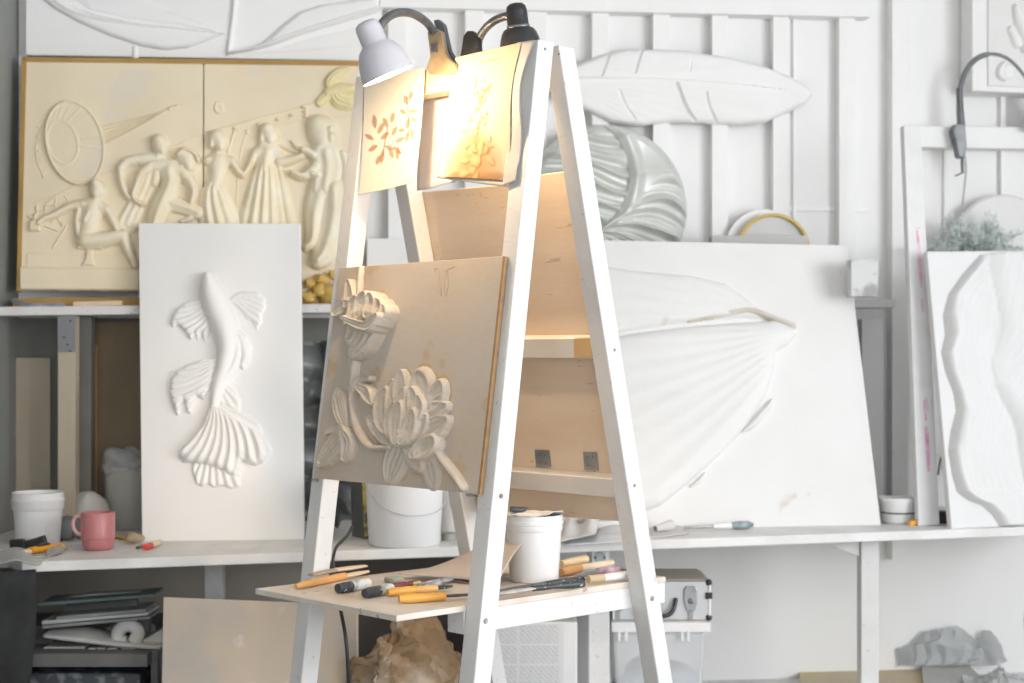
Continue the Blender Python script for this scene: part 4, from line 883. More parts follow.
# right-hand lamp, bar, plant, dish, wall block
lm = thing('gooseneck_lamp', 'grey gooseneck lamp clamped to the white wall bar above the plant', 'lamp', wallpt(961, 160, .09))
bp_ = lambda x, y, o=.10: wallpt(x, y, o)
gp = smoothpts([bp_(960, 128), bp_(959, 108), bp_(960, 90), bp_(965, 73), bp_(975, 60), bp_(988, 54.5), bp_(1003, 57), bp_(1015, 66), bp_(1026, 80), bp_(1034, 96)], 8)
obj('gooseneck', MB().tube(gp, .0085, 12), mat('dull_grey_neck', (.16, .17, .18), .5, (.24, .25, .26), 30, .6), lm, smooth=60)
obj('sleeve', MB().tube([bp_(959.3, 88, .10), bp_(960, 108, .10), bp_(961.5, 126)], [.010, .011, .012], 12), DARKMET, lm, smooth=60)
obj('clamp_body', MB().prism([bp_(x, y, .115) for x, y in ((956, 124), (965, 123), (967, 148), (964, 158), (959, 157), (957, 146), (953, 130))], -WN*.035), DARKMET, lm, bevel=.003)
obj('clamp_screw', MB().tube([bp_(962, 148), bp_(962.5, 172)], .005, 10), DARKMET, lm, smooth=60)
obj('clamp_screw', MB().tube([bp_(955, 176), bp_(964, 172)], .0025, 8), DARKMET, lm, smooth=60)
obj('lamp_shade', MB().lathe(bp_(1034, 96, .10), (.3, -.1, -1), [(.02, 0), (.025, .02), (.04, .06), (.055, .10), (.052, .10), (.03, .04)], 28), LAMPWHITE, lm, smooth=50)
obj('power_cable', MB().tube(smoothpts([bp_(964, 150, .09), bp_(966, 170, .09), bp_(963, 200, .10), bp_(961, 225, .10), bp_(962, 255, .10)], 6), .0028, 8), STEEL, lm, smooth=180)

wb = Fr(wallpt(1000, 92, .10), V((1, .12, 0)), (0, 0, 1))
wk = thing('wall_relief_block', 'thick white relief block hanging at the upper right corner', 'wall relief', wb.at(1010, 92))
obj('board', slab(wb, [(972, 91), (1075, 95), (1075, -50), (972, -50)], .095), PLASTER, wk, bevel=.004)
obj('relief_field', slab(wb, [(988, 86), (1070, 89), (1070, -45), (988, -45)], .006, .006), PLASTERW, wk, bevel=.003)
relief('moon_relief', wb, [S_([(1004, 62), (999, 68), (998, 76), (1004, 81)], [1, 3, 3, 1], .018), S_([(1014, 8), (1018, 20), (1024, 35), (1023, 50)], [3, 6, 6, 4], .022), S_([(1010, 30), (1016, 44)], [4, 5], .016), Poly(ell(1008, 72, 6, 8, 0, 16), .008, 3)], .0022, PLASTER, wk, n0=.006)

c = wallpt(1003, 247, .06)
obj('round_plate', MB().lathe(c, WN, [(.165, -.02), (.168, 0), (.160, .010), (.13, .006), (.02, .004)], 56), PLASTERW, None, 'large round white plate against the wall behind the frosted plant', 'plate', smooth=40)
# shelf behind wave panel holding pot
ps = obj('corner_shelf', MB().prism([wallpt(x, y, .001) for x, y in ((945, 292), (1060, 292), (1060, 284), (945, 284))], WN*.20), WHITEWOOD, None, 'small white shelf behind the wave panel carrying the plant', 'shelf', bevel=.002)
pc_ = wallpt(978, 284, .145)
plant = thing('frosted_plant', 'frosted grey-green spiky plant behind the top edge of the wave panel', 'plant', pc_)
z0 = pc_.z+.002
obj('pot', MB().lathe((pc_.x, pc_.y, z0), (0, 0, 1), [(.045, 0), (.052, .08), (.055, .085), (.055, .09), (.048, .09), (.045, .02)], 28), CERAMIC, plant, smooth=40)
mb = MB(); g = np.random.RandomState(5)
base = V((pc_.x, pc_.y, z0+.085))
def needle(mb, p, d, l, w_):
    s_ = d.cross(V((0, 0, 1)))
    if s_.length < .1: s_ = V((1, 0, 0))
    s_.normalize(); up = s_.cross(d).normalized()
    m_ = p+d*l*.5
    mb.add([p, m_+s_*w_, p+d*l, m_-s_*w_, m_+up*w_*.6, m_-up*w_*.6], [(0, 1, 4), (1, 2, 4), (2, 3, 4), (3, 0, 4), (1, 0, 5), (2, 1, 5), (3, 2, 5), (0, 3, 5)])
for i in range(90):
    az = g.rand()*6.283; el = .08+g.rand()*1.3; ln = .09+.075*g.rand()
    d = V((math.cos(az)*math.cos(el)*1.4, math.sin(az)*math.cos(el)*.45, math.sin(el)*.85)); 
    pts = [base+d*ln*t+V((0, 0, -.035*t*t*math.cos(el))) for t in (0, .3, .6, 1)]
    mb.tube(pts, [.0018, .0014, .0012, .0006], 5)
    for t in np.linspace(.2, 1, 12):
        p = base+d*ln*t+V((0, 0, -.035*t*t*math.cos(el)))
        for q_ in range(4):
            dd = (d.normalized()*.8+V((g.randn()*.6, g.randn()*.5, g.randn()*.6))).normalized()
            needle(mb, p, dd, (.022+.014*g.rand()), .0022)
obj('foliage', mb, GREEN, plant)

# white basin, box and cutter at the right of the worktop
def at_top(px, py, r=0):
    p = wt(px, py); return V((p.x*(1+r/p.y), p.y+r, wtz(p.x)+.0006))
o = at_top(898.5, 524.5, .045)
bs = thing('white_basin', 'small white basin with a dark line on the worktop between petal board and plank', 'basin', o)
obj('bowl', MB().lathe(o, (0, 0, 1), [(.042, 0), (.047, .008), (.054, .058), (.058, .068), (.058, .074), (.052, .072), (.045, .015), (.02, .01)], 32), CERAMIC, bs, smooth=50)
obj('band', MB().lathe(o, (0, 0, 1), [(.0500, .028), (.0508, .033), (.0500, .033), (.0492, .028)], 32, close=True), DARKMET, bs)
o = at_top(946, 526); obj('small_box', MB().box(o.x-.022, o.x+.02, o.y+.05, o.y+.09, o.z, o.z+.036), BLACK, None, 'small black box in the gap between pink plank and wave panel', 'box', bevel=.002)
o = at_top(914, 525.5); obj('cutter_knife', MB().obox(o+V((0, 0, .008)), (.016, .003, .004), (-.002, .008, 0), (0, 0, .007)), YELLOW, None, 'tiny yellow cutter end at the foot of the pink-smeared plank', 'cutter', bevel=.002)
o = wallpt(946, 440, .03); obj('black_cord', MB().tube(smoothpts([wallpt(938, 475, .02), wallpt(941, 458, .02), wallpt(948, 450, .02), wallpt(952, 440, .02)], 5), .003, 8), BLACK, None, 'short dark cord on the wall between plank and wave panel', 'cord', smooth=180)

# ------------------------------------------------------------------ buckets
def bucket(name, label, cat, o, r0, r1, h, lid=None, m=WPLASTIC, group=None, rim=True):
    t = thing(name, label, cat, o, group)
    pr = [(r0*.96, 0), (r0, .004), (r0+(r1-r0)*.97, h*.93)]
    if rim: pr += [(r1*1.0, h*.93), (r1*1.035, h*.935), (r1*1.035, h*.955), (r1*1.0, h*.96)]
    pr += [(r1, h), (r1*.97, h), (r0*.95, .01)]
    obj('body', MB().lathe(o, (0, 0, 1), pr, 48), m, t, smooth=40); return t
def lidm(t, o, r, z, h, m=WPLASTIC, nm='lid'):
    return obj(nm, MB().lathe(o+V((0, 0, z)), (0, 0, 1), [(r*.98, 0), (r, .002), (r, h*.4), (r*1.025, h*.45), (r*1.025, h*.62), (r, h*.66), (r, h*.97), (r*.97, h), (r*.94, h), (r*.92, h*.8), (.01, h*.8)], 48), m, t, smooth=40)
o = at_top(38, 546, .065); kx = o.y/F
b1_ = bucket('plastic_bucket', 'white lidded plastic bucket at the left end of the worktop', 'bucket', o, 21.5*kx, 23.8*kx, 36*kx, rim=False)
lidm(b1_, o, 25.3*kx, 34*kx, 17*kx)
o = at_top(404.5, 549, .10); kx = o.y/F
b2_ = bucket('plastic_bucket', 'large white bucket with wire handle standing on the worktop below the peony board', 'bucket', o, 35.5*kx, 39.5*kx, 70*kx)
hp_ = smoothpts([o+V((x*kx, y*kx, z*kx)) for x, y, z in ((-39.8, 0, 64), (-36, -14, 56), (-22, -33, 43), (-2, -39.4, 34), (16, -36, 32), (32, -22, 34), (39.5, -6, 40), (40.4, 0, 48))], 6)
obj('wire_handle', MB().tube(hp_, .0014, 8), mat('light_wire', (.6, .6, .6), .4, (.5, .5, .5), 20, .4), b2_, smooth=180)
o = at_top(457, 534, .09); kx = o.y/F
bucket('plastic_bucket', 'white bucket half hidden behind the rear left easel leg on the worktop', 'bucket', o, 20*kx, 24*kx, 62*kx)
o = at_top(127, 531, .07); kx = o.y/F
b3_ = bucket('plastic_pail', 'dull translucent pail beside the left edge of the koi panel', 'pail', o, 21*kx, 23*kx, 62*kx, m=CLOUDY)
mb = MB(); mb.blob(o+V((-.0, -.02, .19)), (.055, .05, .055), 22, 14, .5, 3, 4); obj('plastic_bag', mb, FILM, None, 'crumpled clear plastic bag on top of the dull pail', 'bag', smooth=180)
# bucket on the easel shelf
ez_ = EZ-.497
def es(px, py): return hit(px, py, V((0, 0, ez_)), V((0, 0, 1)))
p = es(534, 584); r_ = .055; o = V((p.x*(1+r_/p.y), p.y+r_, ez_+.0006)); kx = o.y/F
b4_ = bucket('plastic_bucket', 'small white bucket covered with film, standing on the easel tool shelf', 'bucket', o, 24.5*kx, 27.5*kx, 52*kx, rim=False)
lidm(b4_, o, 28.6*kx, 50*kx, 16*kx)
g = np.random.RandomState(3); U, R_ = np.meshgrid(np.linspace(0, 2*math.pi, 60), np.linspace(0, 1, 14))
rr = 29.5*kx*(R_+.02)*(1+.03*np.sin(9*U)*R_); zz_ = 66.0*kx+.0012+.006*np.sin(5*U+R_*7)*R_*(1-R_)*2+.001*np.sin(13*U)*(R_**4)+.010*np.clip(np.cos(U-5.7), 0, 1)**6*R_**3
obj('film_cover', MB().grid(np.stack([o.x+rr*np.cos(U), o.y+rr*np.sin(U), o.z+zz_], -1)), mat('thin_white_film', (.8, .8, .79), .35, (.72, .72, .7), 20, .6), b4_, label='crinkled film over the lid', smooth=180, solid=.0008)
z_ = o.z+68.5*kx+.004
obj('metal_scraper', MB().tube([V((o.x-.052, o.y-.01, z_+.002)), V((o.x-.03, o.y-.005, z_)), V((o.x-.012, o.y, z_+.002))], [.006, .007, .003], 10), BLACKTOOL, None, 'black paint-flecked tool end lying on the film-covered bucket', 'tool', smooth=60)

# mug
o = at_top(98, 551.5, .04); kx = o.y/F
mug = thing('mug', 'pink ceramic mug on the worktop left of the koi panel', 'mug', o)
obj('body', MB().lathe(o, (0, 0, 1), [(12.5*kx, 0), (14.5*kx, 1.5*kx), (15.8*kx, 6*kx), (16.0*kx, 11.5*kx), (16.7*kx, 12*kx), (16.8*kx, 36.5*kx), (16.2*kx, 37.5*kx), (15.2*kx, 36.8*kx), (14.5*kx, 12*kx), (12*kx, 3*kx), (.5*kx, 2.4*kx)], 44), PINK, mug, smooth=40)
obj('handle', MB().tube(smoothpts([o+V((x*kx, -4*kx, z*kx)) for x, z in ((-15.5, 32.5), (-19, 34), (-23, 30), (-23.5, 23), (-20, 17), (-15.3, 15.5))], 7), 1.9*kx, 12), mat('pale_pink_glaze', (.75, .42, .42), .3, (.7, .38, .38), 9, .4), mug, label='paler pink handle', smooth=180)

# black clutter by the bucket
def lay(name, a, b, r, m, label, cat, plane=wt, part=None, flat=None, z=0, n=12, group=None):
    """a rod-like tool lying on a plane between two pixels"""
    pa, pb = plane(*a), plane(*b); rr = r if hasattr(r, '__len__') else [r, r]
    N = len(rr); up = V((0, 0, 1)); pts = [pa.lerp(pb, i/(N-1))+up*(max(rr)*(flat or 1)+.0006+z) for i in range(N)]
    return obj(name, MB().tube(pts, rr, n, flat), m, part, label if part is None else None, cat if part is None else None, group, smooth=50)
def gb(x0, x1, y0, y1, Y, d, name, m, label, cat, **k):
    a, b = pt(x0, y1, Y), pt(x1, y0, Y); zb = wtz(a.x)+.0006
    return obj(name, MB().box(a.x, b.x, Y, Y+d, zb, b.z), m, None, label, cat, **k)
gg_ = thing('safety_goggles', 'black rubber goggle bands in front of the white bucket', 'goggles', wt(26, 550))
Yg = wt(26, 550).y
for pp_ in ([(8.5, 540), (24, 539), (25.5, 549.5), (18, 550), (9.5, 549)], [(24, 541), (34, 538.5), (44, 535), (46.5, 545), (38, 547), (26, 549.5)]):
    obj('band', MB().prism([pt(x, y, Yg) for x, y in pp_], (0, .018, 0)), BLACK, gg_, bevel=.004)
st_ = thing('headphones', 'grey and black ear defenders between white bucket and pink mug', 'ear defenders', wt(70, 545))
for i, (x, y, s_) in enumerate(((67, 541, 1), (80, 541, .9))):
    c = wt(x, y)+V((0, 0, .036)); obj('ear_cup', MB().lathe(c, (-.3, -1, .15), [(.020, -.02), (.032*s_, -.015), (.034*s_, 0), (.030*s_, .014), (.018, .022), (.004, .024)], 26), mat('grey_ear_cup', (.16, .17, .17), .4, (.10, .11, .11), 8, .5), st_, smooth=50)
ya = wt(68, 541).y
obj('headband', MB().tube(smoothpts([pt(61, 541, ya), pt(59.5, 531, ya), pt(61, 521, ya), pt(66, 518, ya), pt(73, 519, ya)], 6), .006, 10), BLACK, st_, smooth=180)
mb = MB().blob(wt(72, 538)+V((.01, .15, .060)), (.052, .045, .062), 20, 12, .2, 2, 3); obj('cloth_bundle', mb, WASTE, None, 'pale rounded bundle behind the ear defenders', 'cloth', smooth=180)
ct = thing('utility_knife', 'yellow utility knife lying in front of the white bucket', 'knife', wt(45, 555))
lay('handle', (30, 554.5), (61, 550), [.014, .016, .016, .015], YELLOW, '', '', part=ct, flat=.6)
lay('blade_end', (23, 555.5), (32, 554), [.010, .012], WOODPALE, '', '', part=ct, flat=.6)
lay('slider', (38, 553.6), (49, 551.7), [.005, .007, .005], BLACK, '', '', part=ct, flat=.6, z=.016)
lay('erasing_stub', (51, 557), (60, 554), [.011, .012], mat('grey_rubber', (.35, .33, .31), .7, (.28, .26, .25), 20, .6), 'grey rubber stub under the utility knife', 'rubber')
t = thing('modelling_tool', 'yellow-brown flat tool behind the pink mug near the koi panel', 'tool', wt(118, 539))
lay('blade', (113, 537), (128, 541), [.006, .010, .008], WOODYEL, '', '', part=t, flat=.5)
mb = MB().blob(wt(134, 544)+V((0, 0, .016)), (.026, .018, .015), 16, 10, .4, 2, 8); obj('wood_piece', mb, mat('rough_cork_wood', (.48, .38, .24), .7, (.36, .28, .18), 30, .8), None, 'rounded lump of rough wood between mug and koi panel', 'wood piece', smooth=180)
t = thing('screwdriver', 'small chisel with bright red end at the foot of the koi panel', 'chisel', wt(150, 548))
lay('red_tip', (144.5, 551), (151, 549), [.007, .009, .008], RED, '', '', part=t); lay('shaft', (151, 549), (160, 545.5), [.008, .009, .007], WOODPALE, '', '', part=t)
lay('loose_bolt', (137, 549.5), (143, 547.5), [.004, .004], DARKMET, 'small dark bolt beside the red-ended chisel', 'bolt')

# white film draped at the far left of the worktop + dark cloth hanging below
U, Vv = np.meshgrid(np.linspace(0, 1, 40), np.linspace(0, 1, 60))
Xc = XL+.012+(.285-.03*Vv)*U+.006*np.sin(9*Vv); Yc = 3.83+.11*U+.03*np.sin(U*14+2*Vv)*(.3+Vv*.7)-.03*Vv; zc = WTz-.03-(WTz-.05)*Vv-.0*U
Zt_ = np.minimum(1, Vv*12)
obj('hanging_cloth', MB().grid(np.stack([Xc, Yc, zc], -1)), DARKCLOTH, None, 'dark dusty cloth hanging from the left end of the worktop', 'cloth', smooth=180, solid=.003)
U, Vv = np.meshgrid(np.linspace(0, 1, 30), np.linspace(0, 1, 16))
obj('plastic_film', MB().grid(np.stack([XL+.012+.30*U, 3.85+.06*U+.30*Vv, WTz-.015+.006+.006*np.sin(17*U+5*Vv)+.004*np.sin(29*Vv+3*U)+.0*U], -1)), FILM, None, 'thin grey plastic film at the left front corner of the worktop', 'film', smooth=180, solid=.001)

# dark things in the recess between the koi panel and the large bucket
def crumple(P, seed, amp, fr=9):
    g_ = np.random.RandomState(seed); o = np.zeros(P.shape)
    for i in range(9):
        k_ = g_.randn(3)*fr*(1+i*.35); ph = g_.rand()*6
        a_ = P@k_+ph; o += (np.abs(np.sin(a_))[..., None]-.5)*g_.randn(3)/(1+i*.35)
    return P+o*amp
U, Vv = np.meshgrid(np.linspace(0, 1, 50), np.linspace(0, 1, 60))
a, b = pt(300, 540, 4.62), pt(356, 540, 4.62)
P_ = np.stack([a.x+(b.x-a.x)*U, 4.60+.04*np.sin(5*U)+0*U, wtz(-.5)+.02+.52*Vv], -1); P_ = crumple(P_, 5, .016, 14)
obj('plastic_sheeting', MB().grid(P_), GREYFILM, None, 'dark crumpled plastic sheeting hanging right of the koi panel', 'plastic sheet', smooth=180, solid=.001)
o = at_top(360, 540, .0)
yb_ = thing('plastic_binder', 'dark folder with a worn yellow edge behind the large bucket', 'folder', o)
obj('cover', MB().hexa([(pt(352, 0, o.y+.1).x, o.y+.10, o.z), (pt(366, 0, o.y).x, o.y+.01, o.z), (pt(372, 0, o.y).x, o.y+.05, o.z), (pt(358, 0, o.y+.1).x, o.y+.14, o.z)],
                      [(pt(350, 0, o.y+.1).x, o.y+.10, o.z+.21), (pt(363, 0, o.y).x, o.y+.01, o.z+.21), (pt(369, 0, o.y).x, o.y+.05, o.z+.21), (pt(356, 0, o.y+.1).x, o.y+.14, o.z+.21)]), GREYFILM, yb_)
obj('spine_edge', MB().tube([V((pt(366, 0, o.y).x, o.y+.006, o.z+.01)), V((pt(363, 0, o.y).x, o.y+.006, o.z+.205))], .0055, 8), mat('worn_yellow_edge', (.62, .50, .10), .6, (.12, .12, .10), 40, .9, lo=.45, hi=.55), yb_, label='worn yellow edge')
a = at_top(446, 541); b_ = at_top(456, 538); obj('dark_jar_lid', MB().lathe(at_top(449, 541, .02), (0, 0, 1), [(.020, 0), (.021, .003), (.021, .018), (.018, .020)], 22), mat('olive_grey_lid', (.16, .18, .14), .5, (.5, .5, .46), 20, .6), None, 'dark jar lid between the two buckets behind the easel', 'lid', smooth=40)

# ------------------------------------------------------------------ papers, roll and brush on the worktop
def wsheet(name, pts, m, label, cat, h=.002, amp=.006, seed=1, z=0):
    (a, b, c_, d) = [wt(*p) for p in pts]
    U, Vv = np.meshgrid(np.linspace(0, 1, 26), np.linspace(0, 1, 14)); U = U[..., None]; Vv = Vv[..., None]
    A_, B_, C_, D_ = (np.array(tuple(q)) for q in (a, b, c_, d))
    P = (A_*(1-U)+B_*U)*(1-Vv)+(D_*(1-U)+C_*U)*Vv
    P[..., 2] += h+z+amp*(np.sin(U[..., 0]*5+seed)**2*Vv[..., 0]+.5*np.sin(Vv[..., 0]*4+seed*2)**2*U[..., 0])
    return obj(name, MB().grid(P), m, None, label, cat, smooth=180, solid=.0008)
wsheet('paper_sheet', [(566, 546), (652, 542), (646, 531), (575, 531)], BLUEPAPER, 'blue-grey printed sheet lying on the worktop behind the easel', 'paper', amp=.012, seed=2)
wsheet('paper_sheet', [(560, 547), (594, 545), (600, 528), (566, 529)], BLANK, 'white paper with curled corner beside the blue-grey printed sheet', 'paper', amp=.028, seed=4, z=.012)
wsheet('paper_sheet', [(650, 539), (688, 535), (690, 528), (655, 529)], BLANK, 'loose white paper next to the rolled paper, right of the easel', 'paper', amp=.006, seed=5)
a = at_top(655, 534); b_ = at_top(684, 529)
P = [a+V((0, 0, .014)), b_+V((0, 0, .018))]
obj('paper_roll', MB().lathe(P[0], P[1]-P[0], [(.008, 0), (.011, .03), (.016, .08), (.0155, .08), (.009, .02)], 26, close=True), BLANK, None, 'rolled cone of white paper beside the long brush', 'paper roll', smooth=40)
br_ = thing('paint_brush', 'long paint brush with dark teal end on the worktop under the petal board', 'brush', at_top(716, 530))
q0, q1, q2, q3 = [wt(x, y)+V((0, 0, .012)) for x, y in ((684, 531.5), (714, 530.5), (731, 529.8), (753, 528.8))]
obj('metal_rod', MB().tube([q0, q1], [.0035, .0045], 10), STEEL, br_, smooth=60)
obj('ferrule', MB().tube([q1-V((.002, 0, 0)), q1.lerp(q2, .3), q2], [.006, .008, .009], 14), CERAMIC, br_, smooth=60)
obj('bristle_grip', MB().tube([q2, q2.lerp(q3, .3), q2.lerp(q3, .75), q3], [.009, .0115, .0115, .005], 14), TEAL, br_, smooth=60)

# ------------------------------------------------------------------ tools on the easel shelf
def tool(name, label, cat, segs, z=0, group=None):
    c0 = es(*segs[0][0]); t = thing(name, label, cat, V((c0.x, c0.y, ez_+.0006)), group)
    segs = [(a, b, [q*1.25 for q in r], m, nm, fl) for a, b, r, m, nm, fl in segs]
    R = max(max(s[2]) for s in segs)
    for (a, b, r, m, nm, fl) in segs:
        pa, pb = es(*a), es(*b); n_ = len(r); up = V((0, 0, R*.95+.0006+z))
        obj(nm, MB().tube([pa.lerp(pb, i/(n_-1))+up for i in range(n_)], r, 12, fl), m, t, smooth=50)
    return t
tool('wooden_spatula', 'orange-brown wooden handle tool at the front left corner of the easel shelf', 'tool', [((295.5, 590.5), (345, 580), [.004, .0062, .0062, .0066, .0070, .0062], WOODTOOL, 'handle', 1), ((345, 580), (368, 575.5), [.0062, .0068, .004], mat('greenish_pale_wood', (.62, .62, .36), .5, (.78, .50, .36), 14, .8), 'tip', .6)])
tool('flat_stick', 'flat pale wooden stick behind the orange-brown handle on the easel shelf', 'tool', [((311, 582), (334, 577), [.008, .011, .011], mat('dusty_flat_wood', (.42, .34, .22), .6, (.3, .25, .18), 20, .7), 'end', .3), ((334, 577), (365, 572.5), [.011, .012, .008], WOODPALE, 'blade', .3)])
tool('roller_brush', 'blue-black handle with white-smeared shank on the front of the easel shelf', 'tool', [((337.5, 594), (351, 592), [.0078, .0092, .0092], BLACKTOOL, 'handle', 1), ((351, 592), (368, 588.5), [.0088, .009, .008], mat('white_smeared_rubber', (.68, .70, .69), .5, (.15, .2, .22), 30, .8, lo=.5, hi=.6), 'shank', 1)])
tool('roller_brush', 'black paint-crusted handle in the middle of the easel shelf', 'tool', [((364.5, 599), (379, 596), [.007, .0088, .009, .0085], BLACKTOOL, 'handle', 1), ((379, 596), (391, 593.5), [.0085, .008], mat('white_smeared_rubber'  , (.7, .7, .7)), 'shank', 1)])
tool('red_handled_tool', 'dark red handle lying behind the amber handles on the easel shelf', 'tool', [((386, 591), (412, 587.5), [.004, .006, .006, .004], MAROON, 'handle', 1), ((412, 587.5), (420, 586), [.003, .003], mat('yellow_green_band', (.6, .6, .2), .4, (.5, .5, .15), 20, .5), 'band', 1)])
tool('palette_knife', 'amber wooden handled knife with short dark tip, upper one of two, on the easel shelf', 'knife', [((387.5, 597), (416, 594), [.0055, .0072, .007, .006], WOODYEL, 'handle', 1), ((416, 594), (437, 592.5), [.0058, .0062, .0055], mat('orange_ferrule', (.78, .44, .16), .4, (.7, .36, .1), 20, .5), 'neck', 1), ((437, 592.5), (452, 590.5), [.006, .007, .003], BLACKTOOL, 'tip', .5)])
tool('palette_knife', 'amber wooden handled knife nearest the shelf corner, with long dark blade', 'knife', [((399, 604), (445, 601), [.0060, .0078, .0074, .0072, .0065], WOODYEL, 'handle', 1), ((445, 601), (477, 599), [.0045, .0050, .0045, .003], BLACKTOOL, 'blade', .5)])
c = es(394, 582); t = thing('small_tin', 'small round greenish-brown tin lid on the easel shelf', 'tin', c)
obj('tin', MB().lathe(c+V((0, 0, .0006)), (0, 0, 1), [(.0205, 0), (.0215, .002), (.0215, .008), (.0200, .010), (.017, .0095)], 32), mat('brown_tin', (.34, .27, .20), .5, (.25, .33, .25), 20, .7), t, smooth=40)
obj('tin_top', MB().lathe(c+V((0, 0, .0098)), (0, 0, 1), [(.017, 0), (.0165, .0012)], 32), mat('green_grey_tin_top', (.46, .48, .42), .5, (.4, .35, .28), 20, .7), t, smooth=40)
t = tool('pliers', 'dark blue-grey pliers lying beside the amber handles on the easel shelf', 'pliers', [((418, 590), (440, 585), [.003, .0045, .0045], mat('blue_grey_steel', (.16, .20, .25), .4, (.6, .62, .65), 25, .7), 'handle', 1), ((422, 592), (440, 586.5), [.003, .0045, .0045], MATS['blue_grey_steel'], 'handle', 1), ((440, 585.5), (452, 583), [.006, .007, .004], MATS['blue_grey_steel'], 'jaws', .6)])
mb = MB().tube([es(x, y)+V((0, 0, .005)) for x, y in ((408, 584), (430, 583), (447, 580.5), (460, 581.5), (474, 585))], [.003, .004, .0045, .0045, .003], 10, .6)
obj('leather_strap', mb, MAROON, None, 'dark maroon strap lying under the beige paper on the easel shelf', 'strap', smooth=180)
tool('steel_spatula', 'long spatula with black handle along the right side of the easel shelf', 'spatula', [((490, 602), (533, 595), [.004, .009, .011, .008], mat('grey_painted_blade', (.42, .43, .43), .5, (.7, .7, .7), 25, .8), 'blade', .25), ((533, 595), (583, 590), [.006, .0066, .0055, .0075, .0095, .008], BLACKTOOL, 'handle', .8)])
tool('steel_spatula', 'thin dark tool lying behind the black spatula handle on the easel shelf', 'tool', [((497, 596), (545, 588), [.003, .004, .004], DARKMET, 'rod', 1), ((545, 588), (590, 582), [.004, .0055, .005, .003], BLACKTOOL, 'grip', 1)], z=.002)
tool('wooden_handle_tool', 'pale yellow wooden handle, rear one, right of the small bucket', 'tool', [((561, 571), (586, 566), [.0065, .008, .0075], mat('straw_wood', (.80, .62, .36), .5, (.75, .52, .26), 16, .7), 'handle', 1)], z=.006)
tool('wooden_handle_tool', 'orange wooden handle with pale end in front of the pale yellow one', 'tool', [((561, 577), (580, 573), [.007, .0082, .0075], WOODTOOL, 'handle', 1), ((580, 573), (612, 567), [.007, .007, .006], WOODPALE, 'pale_end', 1)])
tool('purple_handled_tool', 'flecked purple handle with metal shank near the right easel leg', 'tool', [((576, 580), (597, 576), [.003, .006, .006], STEEL, 'shank', .8), ((597, 576), (619, 573), [.006, .0078, .0072, .004], PURPLE, 'handle', 1)])
tool('flat_brush', 'flat white-bristled brush with tan block on the edge of the easel shelf', 'brush', [((588, 585), (603, 583.5), [.0075, .0078], mat('tan_block', (.50, .40, .25), .6, (.4, .32, .2), 20, .6), 'ferrule', .9), ((603, 583.5), (630, 580), [.008, .010, .009], CERAMIC, 'bristles', .7)])
# bent beige paper on the shelf
a, b_ = es(398, 579), es(498, 587)
U, Vv = np.meshgrid(np.linspace(0, 1, 50), np.linspace(0, 1, 24))
A_, B_ = np.array(tuple(a)), np.array(tuple(b_)); back = np.array(tuple(VH))
P_ = A_*(1-U[..., None])+B_*U[..., None]+back*(.20*Vv*(.45+.55*np.sin(U*2.6)))[..., None]
P_[..., 2] = ez_+.011+.095*np.sin(math.pi*np.clip(Vv*.62, 0, 1))*np.clip(U*1.6, 0, 1)**1.2
obj('bent_paper', MB().grid(P_), KRAFTP, None, 'bent sheet of beige packing paper at the back of the easel shelf', 'paper', smooth=180, solid=.0012)

# ------------------------------------------------------------------ under the workbench
# leaning plywood
X = -.9
b0, b1 = V((-.88, 3.90, .0005)), V((-.39, 3.97, .0005))
LP = lean(b0, b1, 9)
z597 = None
pts = [LP.px(161, 683), LP.px(357, 683), LP.px(357.5, 605), LP.px(163.5, 597)]
pp = [(pts[0][0]-.002, .0), (pts[1][0]-.0, .0), pts[2], pts[3]]
ly = thing('plywood_sheet', 'weathered plywood sheet leaning on the floor under the worktop, left of the easel', 'plywood sheet', LP.w(.25, 0))
obj('panel', MB().prism([LP.w(*q) for q in pp], -LP.N*.012), PLYGREY, ly, bevel=.001)
obj('panel_edge', MB().prism([LP.w(pp[1][0]-.003, 0, .0004), LP.w(pp[1][0]+.002, 0, .0004), LP.w(pp[2][0]+.002, pp[2][1], .0004), LP.w(pp[2][0]-.003, pp[2][1], .0004)], -LP.N*.0125), mat('pale_edge', (.74, .68, .60), .6, (.6, .5, .4), 30, .6), ly, label='pale cut edge')
# left shelf unit under the bench
zs = EZ-.767
su = MB().box(XL+.002, -.93, 4.07, wy(-1.2)-.09, zs-.034, zs)
cab = thing('under_bench_shelf', 'dark dusty shelf unit under the left end of the worktop', 'shelf unit', (-1.2, 4.3, 0))
obj('shelf_board', su, SHELFGREY, cab, bevel=.002)
obj('back_panel', MB().box(XL+.002, -.62, 4.72, 4.735, 0, wtz(-1.3)-.03), mat('shadowy_back_board', (.50, .46, .40), .8, (.42, .38, .33), 5, .6), cab)
obj('side_panel', MB().box(-.932, -.915, 4.12, 4.71, 0, zs+.0), SHELFGREY, cab)
obj('side_panel', MB().box(XL+.003, XL+.02, 4.12, 4.71, 0, zs-.035), SHELFGREY, cab)
bx = MB().box(XL+.12, -.96, 4.12, 4.6, .003, zs-.06); obj('storage_crate', bx, mat('speckled_dark_crate', (.08, .09, .10), .6, (.30, .31, .32), 30, .8, lo=.5, hi=.62), None, 'speckled dark crate under the lower shelf at the left', 'crate', bevel=.006)
def plate(name, pts, Y, d, m, label, cat, group=None, **k):
    return obj(name, MB().prism([pt(x, y, Y) for x, y in pts], (0, d, 0)), m, None, label, cat, group, **k)
